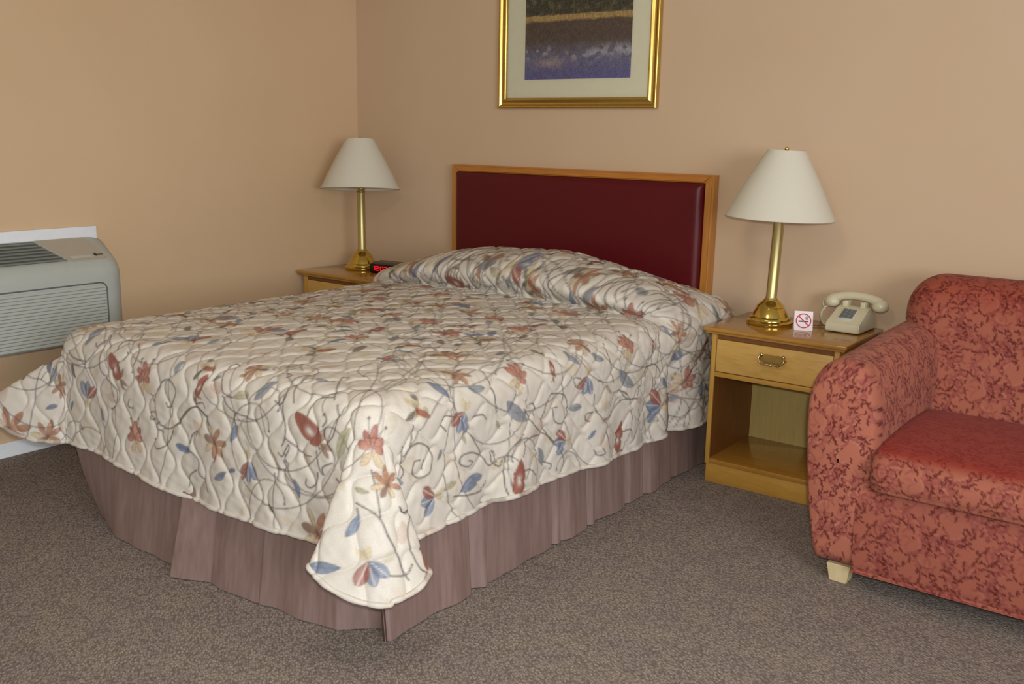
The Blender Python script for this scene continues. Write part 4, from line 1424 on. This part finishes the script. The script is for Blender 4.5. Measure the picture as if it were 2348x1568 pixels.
# control lid
bm = bmesh.new()
ly1 = -1.605
poly = [slope_pt(-.16, gy1a + .01), slope_pt(1.06, gy1b + .012), slope_pt(1.06, ly1 - .02), slope_pt(.98, ly1), slope_pt(.10, ly1 - .012), slope_pt(-.16, ly1 - .03)]
fc = bm.faces.new([bm.verts.new(Vector(p) + Vector((.0010, 0, .0022))) for p in poly])
fc.normal_update()
ex = bmesh.ops.extrude_face_region(bm, geom=[fc])
for v in [g for g in ex['geom'] if isinstance(g, bmesh.types.BMVert)]:
    v.co -= Vector((.004, 0, .007))
bmesh.ops.recalc_face_normals(bm, faces=bm.faces)
lid = apart('control_lid', bm, M['ac_warm'], smooth=False)
bm = bmesh.new()
quad(bm, slope_pt(.80, -1.755, .0030), slope_pt(.95, -1.752, .0030), slope_pt(.95, -1.665, .0030), slope_pt(.82, -1.665, .0030))
apart('button_strip', bm, M['ac_slat'], lid, smooth=False)
# maker's mark: a small dark roundel with a word beside it, too small to read
bm = bmesh.new()
def mark(f0, f1, y0, y1):
    quad(bm, slope_pt(f0, y0, .0034), slope_pt(f1, y0, .0034), slope_pt(f1, y1, .0034), slope_pt(f0, y1, .0034))
pts = [slope_pt(.82 + .085 * math.cos(a), -1.646 + .0065 * math.sin(a), .0034) for a in [2 * PI * k / 20 for k in range(20)]]
bm.faces.new([bm.verts.new(p) for p in pts])
for k in range(6):
    y = -1.6385 + k * .0040
    mark(.80 + .01 * (k % 2), .86, y, y + .0030)
apart('maker_mark', bm, M['ink'], lid, smooth=False)
# front intake panel with fine slats and a rounded recessed border
def front_x(z):
    return .2165 - .002 * max(0, (.72 - z) / .2)
bm = bmesh.new()
py1, pz0, pz1, rr = -1.640, .474, .706, .03
path = [(AYL + .07, pz1)] + [(py1 - rr + rr * math.sin(a), pz1 - rr + rr * math.cos(a)) for a in [PI / 2 * k / 8 for k in range(9)]] + [(py1, pz0)]
add_tube(bm, [(front_x(z) + .0005, y, z) for y, z in path], .0028, 8)
apart('intake_border', bm, M['ac_dark'])
pn = None
bm = bmesh.new()
z = pz0
while z < pz1 - .012:
    yr = py1 - .006 if z < pz1 - rr else py1 - .006 - (rr - math.sqrt(max(0, rr ** 2 - (z + .009 - (pz1 - rr)) ** 2)))
    va = [bm.verts.new(p) for p in ((front_x(z) + .0005, AYL + .07, z), (front_x(z) + .0030, AYL + .07, z + .002), (front_x(z) + .0020, AYL + .07, z + .0118), (front_x(z) - .001, AYL + .07, z + .0126))]
    vb = [bm.verts.new((v.co.x, yr, v.co.z)) for v in va]
    for k in range(3):
        bm.faces.new((va[k], vb[k], vb[k + 1], va[k + 1]))
    bm.faces.new(vb)
    z += .0131
bmesh.ops.recalc_face_normals(bm, faces=bm.faces)
apart('intake_panel', bm, M['ac'], smooth=False)

# ------------------------------------------------------------------ sofa
SX0, SXI, SXO, SX1 = 2.925, 3.135, 4.235, 4.445
sofa = thing('sofa', 'rust red damask sofa with rolled back beside the nightstand', 'sofa', ((SX0 + SX1) / 2, -.55, 0))
sloc = Vector(sofa.location)
def paint_damask():
    T = .30
    base = lin((168, 100, 80))
    c = Canvas(0, T, 0, T, .0015, base, wrap=True)
    rnd = random.Random(3)
    mid = lin((152, 82, 72)); deep = lin((134, 62, 62)); dark = lin((96, 34, 32)); light = lin((178, 112, 92))
    spots = []
    def place(gap):
        for tr in range(60):
            p = np.array((rnd.random() * T, rnd.random() * T))
            dd = min([9] + [float(np.hypot(*((p - q + T / 2) % T - T / 2))) for q in spots])
            if dd > gap: break
        spots.append(p)
        return p
    def dash(e, an, n):
        t = np.array((math.cos(an), math.sin(an))); nn = np.array((-t[1], t[0]))
        zz = [e + t * (k - n / 2) * .0052 + nn * (.0022 if k % 2 else -.0018) * rnd.uniform(.6, 1.3) for k in range(n + 1)]
        c.stroke(zz, rnd.uniform(.0040, .0052), dark, .92)
    # scrolling acanthus fronds
    for k in range(30):
        p = place(.046)
        a = rnd.random() * 2 * PI
        turn = rnd.choice((-1, 1)) * rnd.uniform(22, 34)
        sp = [p.copy()]; q = p.copy()
        L = rnd.uniform(.055, .085)
        for m in range(12):
            q = q + L / 12 * np.array((math.cos(a), math.sin(a)))
            a += turn * L / 12
            sp.append(q.copy())
        sp = np.array(sp)
        c.stroke(sp, .012, mid, .7, taper=True)
        c.stroke(sp, .004, deep, .9, taper=True)
        for m in range(2, 12, 2):
            d = sp[m] - sp[m - 1]
            an = math.atan2(d[1], d[0])
            for side in (1, -1):
                la = an + side * 0.95
                ll = .019 if side * turn < 0 else .012
                tip = sp[m] + ll * np.array((math.cos(la), math.sin(la)))
                c.leaf(tuple(sp[m]), tuple(tip), .010, light if side * turn > 0 else mid, alpha=.65, fat=.6)
                if side * turn < 0 and m % 4 == 2 or rnd.random() < .22:
                    dash(tip + .002 * np.array((math.cos(la), math.sin(la))), la + PI / 2 + rnd.uniform(-.4, .4), rnd.choice((2, 3, 3)))
    # sickle-shaped shading and chains of serrated dark picks curling round the fronds
    for k in range(60):
        p = np.array((rnd.random() * T, rnd.random() * T)); a = rnd.random() * 2 * PI; R_ = rnd.uniform(.014, .030)
        c.stroke(arc_pts(p, R_, a, a + rnd.uniform(1.2, 2.2), 10), rnd.uniform(.005, .009), rnd.choice((mid, deep, mid)), .6, taper=True)
    spots = spots[:0]
    for k in range(24):
        p = place(.048)
        R_ = rnd.uniform(.020, .036); a = rnd.random() * 2 * PI; sg = rnd.choice((-1, 1))
        for m in range(rnd.choice((3, 4, 5))):
            e = p + R_ * np.array((math.cos(a), math.sin(a))) * rnd.uniform(.9, 1.1)
            n = rnd.choice((1, 2, 2, 3))
            dash(e, a + PI / 2 + rnd.uniform(-.35, .35), n)
            a += sg * (n * .0048 + rnd.uniform(.006, .011)) / R_
    for k in range(26):
        dash(place(.02), rnd.uniform(0, PI), rnd.choice((1, 1, 2)))
    return c
damask = paint_damask()

def sofa_patch(name, P, S, T, parent, flip=False, shade=None):
    """P world points; S,T cloth coordinates in metres"""
    colr = damask.sample(S, T)
    if shade is not None:
        colr = np.clip(colr * shade, 0, 1)
    return grid_obj(name, P - np.array(sloc), M['sofa'], parent, colr, flip=flip)

def arclen(pts):
    d = np.linalg.norm(np.diff(pts, axis=0), axis=1)
    return np.concatenate([[0], np.cumsum(d)])

def resample(pts, step):
    pts = np.array(pts, float)
    s = arclen(pts)
    n = max(2, int(s[-1] / step) + 1)
    t = np.linspace(0, s[-1], n)
    return np.stack([np.interp(t, s, pts[:, k]) for k in range(pts.shape[1])], -1), t

def spline2(pts, n=14):
    return np.array(catmull(pts, n))

def arm(mirror, step):
    """the arm section (x,z) swept front to back, closed in front by a slightly puffed face"""
    sec = spline2([(3.020, .062), (2.985, .068), (2.962, .16), (2.944, .28), (2.930, .42), (2.924, .54), (2.932, .615), (2.960, .668), (3.005, .694), (3.050, .694), (3.092, .672), (3.120, .622), (3.136, .54), (3.142, .44), (3.142, .30), (3.140, .12), (3.136, .070), (3.10, .062), (3.06, .062), (3.020, .062)])
    sec, s = resample(sec, step)
    cen = np.array((3.04, .40))
    yf, yb = -1.005, -.08
    r = .055
    rows = []
    ts = []
    # front face: rings shrinking to the middle
    nf = max(6, int(.26 / step))
    for k in range(nf):
        f = k / (nf - 1)                      # 0 centre, 1 edge
        sc = .02 + f * .98 * (1 - .16)
        rows.append((sc, yf - .012 * (1 - f ** 2)))
        ts.append(None)
    for k in range(1, 11):
        a = k / 10 * PI / 2
        rows.append((.84 + .16 * math.sin(a) + 0, yf + r * (1 - math.cos(a))))
        ts.append(None)
    ny = int((yb - yf - r) / step)
    for k in range(1, ny + 1):
        y = yf + r + (yb - yf - r) * k / ny
        rows.append((1.0, y)); ts.append(y)
    P = np.zeros((len(rows), len(sec), 3)); S = np.zeros(P.shape[:2]); T = np.zeros(P.shape[:2])
    for i, (sc, y) in enumerate(rows):
        q = cen + (sec - cen) * sc
        # corners keep square-ish on the front face
        P[i, :, 0] = q[:, 0]; P[i, :, 1] = y; P[i, :, 2] = q[:, 1] + .012 * smoothstep(-.9, -.3, y) * (q[:, 1] > .5)
        if ts[i] is None:
            S[i] = q[:, 0]; T[i] = q[:, 1]
        else:
            S[i] = y; T[i] = s
    if mirror:
        P[..., 0] = SX0 + SX1 - P[..., 0]
    return P, S, T
P, S, T = arm(False, .0035)
ARM_SHEEN_TINT = np.array((1.06, 1.10, 1.10))  # paler cast of the arms at a grazing angle, put into the cloth colour
sofa_patch('arm', P, S, T, sofa, flip=False, shade=ARM_SHEEN_TINT)
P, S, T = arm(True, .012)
sofa_patch('arm', P, S, T, sofa, flip=True, shade=ARM_SHEEN_TINT)

def xs_nonuni(x0, x1, fine_to, fine, coarse):
    a = np.arange(x0, min(fine_to, x1), fine)
    b = np.arange(min(fine_to, x1), x1, coarse)
    return np.concatenate([a, b, [x1]])

def swept(section, x0, x1, fine, fine_to=3.72, round_r=0.0, puff=0.0, endfn=None):
    """section (y,z) swept along x with rounded ends"""
    sec, s = resample(spline2(section), fine)
    xs = xs_nonuni(x0, x1, fine_to, fine, .02)
    cen = sec.mean(0)
    P = np.zeros((len(xs), len(sec), 3))
    for i, x in enumerate(xs):
        d = min(x - x0, x1 - x)
        k = 1.0
        if round_r > 0:
            e = min(1, d / round_r)
            k = math.sqrt(max(0, e * (2 - e)))
        q = cen + (sec - cen) * (1 - (1 - k) * (endfn if endfn else .25))
        P[i, :, 0] = x; P[i, :, 1:] = q
    if puff:
        g = np.sin(np.clip((xs - x0) / (x1 - x0), 0, 1) * PI) ** .5
        P[..., 2] += puff * g[:, None] * (P[..., 2] > cen[1])
    S = np.repeat(xs[:, None], len(sec), 1); T = np.repeat(s[None, :], len(xs), 0)
    return P, S, T

# rolled back: bulges forward at the top and overhangs the arms
back = [(-.055, .30), (-.050, .55), (-.050, .75), (-.070, .835), (-.130, .872), (-.205, .872), (-.270, .842), (-.305, .785), (-.312, .720), (-.305, .650), (-.318, .600), (-.345, .52), (-.385, .44), (-.40, .36)]
def back_mesh():
    sec, s = resample(spline2(back), .0036)
    x0, x1 = 2.985, SX0 + SX1 - 2.985
    xs = xs_nonuni(x0, x1, 3.68, .0036, .02)
    cen = np.array((-.18, .74))
    P = np.zeros((len(xs), len(sec), 3))
    for i, x in enumerate(xs):
        d = min(x - x0, x1 - x)
        e = min(1, d / .12)
        k = math.sqrt(max(0, e * (2 - e)))
        q = sec.copy()
        up = smoothstep(.60, .70, q[:, 1])
        sc = 1 - (1 - k) * .85 * up
        q = np.where(up[:, None] > 0, cen + (q - cen) * sc[:, None], q)
        xx = np.full(len(sec), x)
        # below the roll the back is only as wide as the seat
        lo = 1 - smoothstep(.62, .69, sec[:, 1])
        inn = np.clip(x, SXI - .02, SXO + .02)
        P[i, :, 0] = xx * (1 - lo) + inn * lo; P[i, :, 1:] = q
    S = np.repeat(xs[:, None], len(sec), 1); T = np.repeat(s[None, :], len(xs), 0)
    return P, S, T
P, S, T = back_mesh()
# grazing-angle shading of the cloth painted in: deeper red on roll crown and seat
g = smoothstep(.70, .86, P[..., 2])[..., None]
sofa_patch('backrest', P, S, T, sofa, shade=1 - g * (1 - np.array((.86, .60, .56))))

seat = [(-.42, .335), (-.40, .40), (-.42, .448), (-.52, .462), (-.75, .468), (-.95, .462), (-1.025, .446), (-1.058, .415), (-1.064, .385), (-1.056, .355), (-1.025, .335), (-.85, .328), (-.60, .328)]
P, S, T = swept(seat, SXI + .005, SXO - .005, .0038, 3.68, round_r=.045, endfn=.12)
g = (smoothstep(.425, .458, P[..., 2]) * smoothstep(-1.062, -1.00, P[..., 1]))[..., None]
flat = np.array(lin((150, 46, 36)))  # red of the seat top as seen at a shallow angle, painted in
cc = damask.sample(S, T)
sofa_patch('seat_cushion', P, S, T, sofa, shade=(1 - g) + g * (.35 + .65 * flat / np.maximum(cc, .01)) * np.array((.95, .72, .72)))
front = [(-.92, .330), (-.985, .328), (-1.006, .316), (-1.014, .27), (-1.016, .18), (-1.010, .11), (-1.002, .070), (-.98, .062), (-.60, .062)]
P, S, T = swept(front, SXI - .03, SXO + .03, .0038, 3.68)
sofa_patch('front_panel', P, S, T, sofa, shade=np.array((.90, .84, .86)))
bm = box(SX0 + .08, SX1 - .08, -.96, -.08, .058, .070)
bm.transform(Matrix.Translation(-sloc))
obj('base_lining', bm, M['under'], sofa, smooth=False)
def leg(x, y):
    bm = bmesh.new()
    r = bmesh.ops.create_cube(bm, size=1)
    for v in r['verts']:
        k = .026 if v.co.z < 0 else .036
        v.co = Vector((x + (1 if v.co.x > 0 else -1) * k, y + (1 if v.co.y > 0 else -1) * k, .060 if v.co.z > 0 else 0))
    bmesh.ops.bevel(bm, geom=bm.edges[:], offset=.002, segments=2, affect='EDGES')
    bm.transform(Matrix.Translation(-sloc))
    obj('leg', bm, M['legwood'], sofa)
for x, y in ((3.058, -.945), (SX1 - .133, -.945), (3.058, -.14), (SX1 - .133, -.14)):
    leg(x, y)

# ------------------------------------------------------------------ camera
cam = bpy.data.cameras.new('camera')
co = bpy.data.objects.new('camera', cam)
COL.objects.link(co)
yaw, pitch, roll, f = .6407, -.2113, .0188, 2220.98
fwd = Vector((-math.sin(yaw) * math.cos(pitch), math.cos(yaw) * math.cos(pitch), math.sin(pitch)))
right = Vector((math.cos(yaw), math.sin(yaw), 0))
up = right.cross(fwd)
r2 = right * math.cos(roll) + up * math.sin(roll)
u2 = -right * math.sin(roll) + up * math.cos(roll)
Mx = Matrix((r2, u2, -fwd)).transposed().to_4x4()
Mx.translation = Vector((3.8959, -3.7906, 1.3271))
co.matrix_world = Mx
cam.sensor_fit = 'HORIZONTAL'
cam.sensor_width = 36.0
cam.lens = f / 2348 * 36.0
cam.clip_start = .05
bpy.context.scene.camera = co

# ------------------------------------------------------------------ light
def area(name, loc, target, size, power, colr, shape='DISK', size_y=None):
    l = bpy.data.lights.new(name, 'AREA')
    l.shape = shape; l.size = size
    if size_y: l.size_y = size_y
    l.energy = power; l.color = colr
    o = bpy.data.objects.new(name, l)
    COL.objects.link(o)
    o.location = loc
    d = Vector(target) - Vector(loc)
    o.rotation_euler = d.to_track_quat('-Z', 'Y').to_euler()
    return o
area('flash', (3.93, -3.80, 1.41), (1.7, -1.2, .55), .07, 36, (1.0, .99, .96))
area('ceiling_lamp', (2.7, -2.6, 2.40), (2.3, -1.2, .7), .5, 10, (1.0, .86, .70))
area('window_light', (7.4, -4.5, 1.7), (1.0, -1.2, .6), 2.4, 142, (.95, .97, 1.0), 'RECTANGLE', 1.6)
w = bpy.data.worlds.new('room_world')
bpy.context.scene.world = w
w.use_nodes = True
w.node_tree.nodes['Background'].inputs['Color'].default_value = (.80, .80, .82, 1)
w.node_tree.nodes['Background'].inputs['Strength'].default_value = .42
sc = bpy.context.scene
sc.view_settings.view_transform = 'Standard'
sc.view_settings.look = 'None'
sc.view_settings.exposure = 0.0
sc.cycles.use_denoising = True
sc.cycles.max_bounces = 6
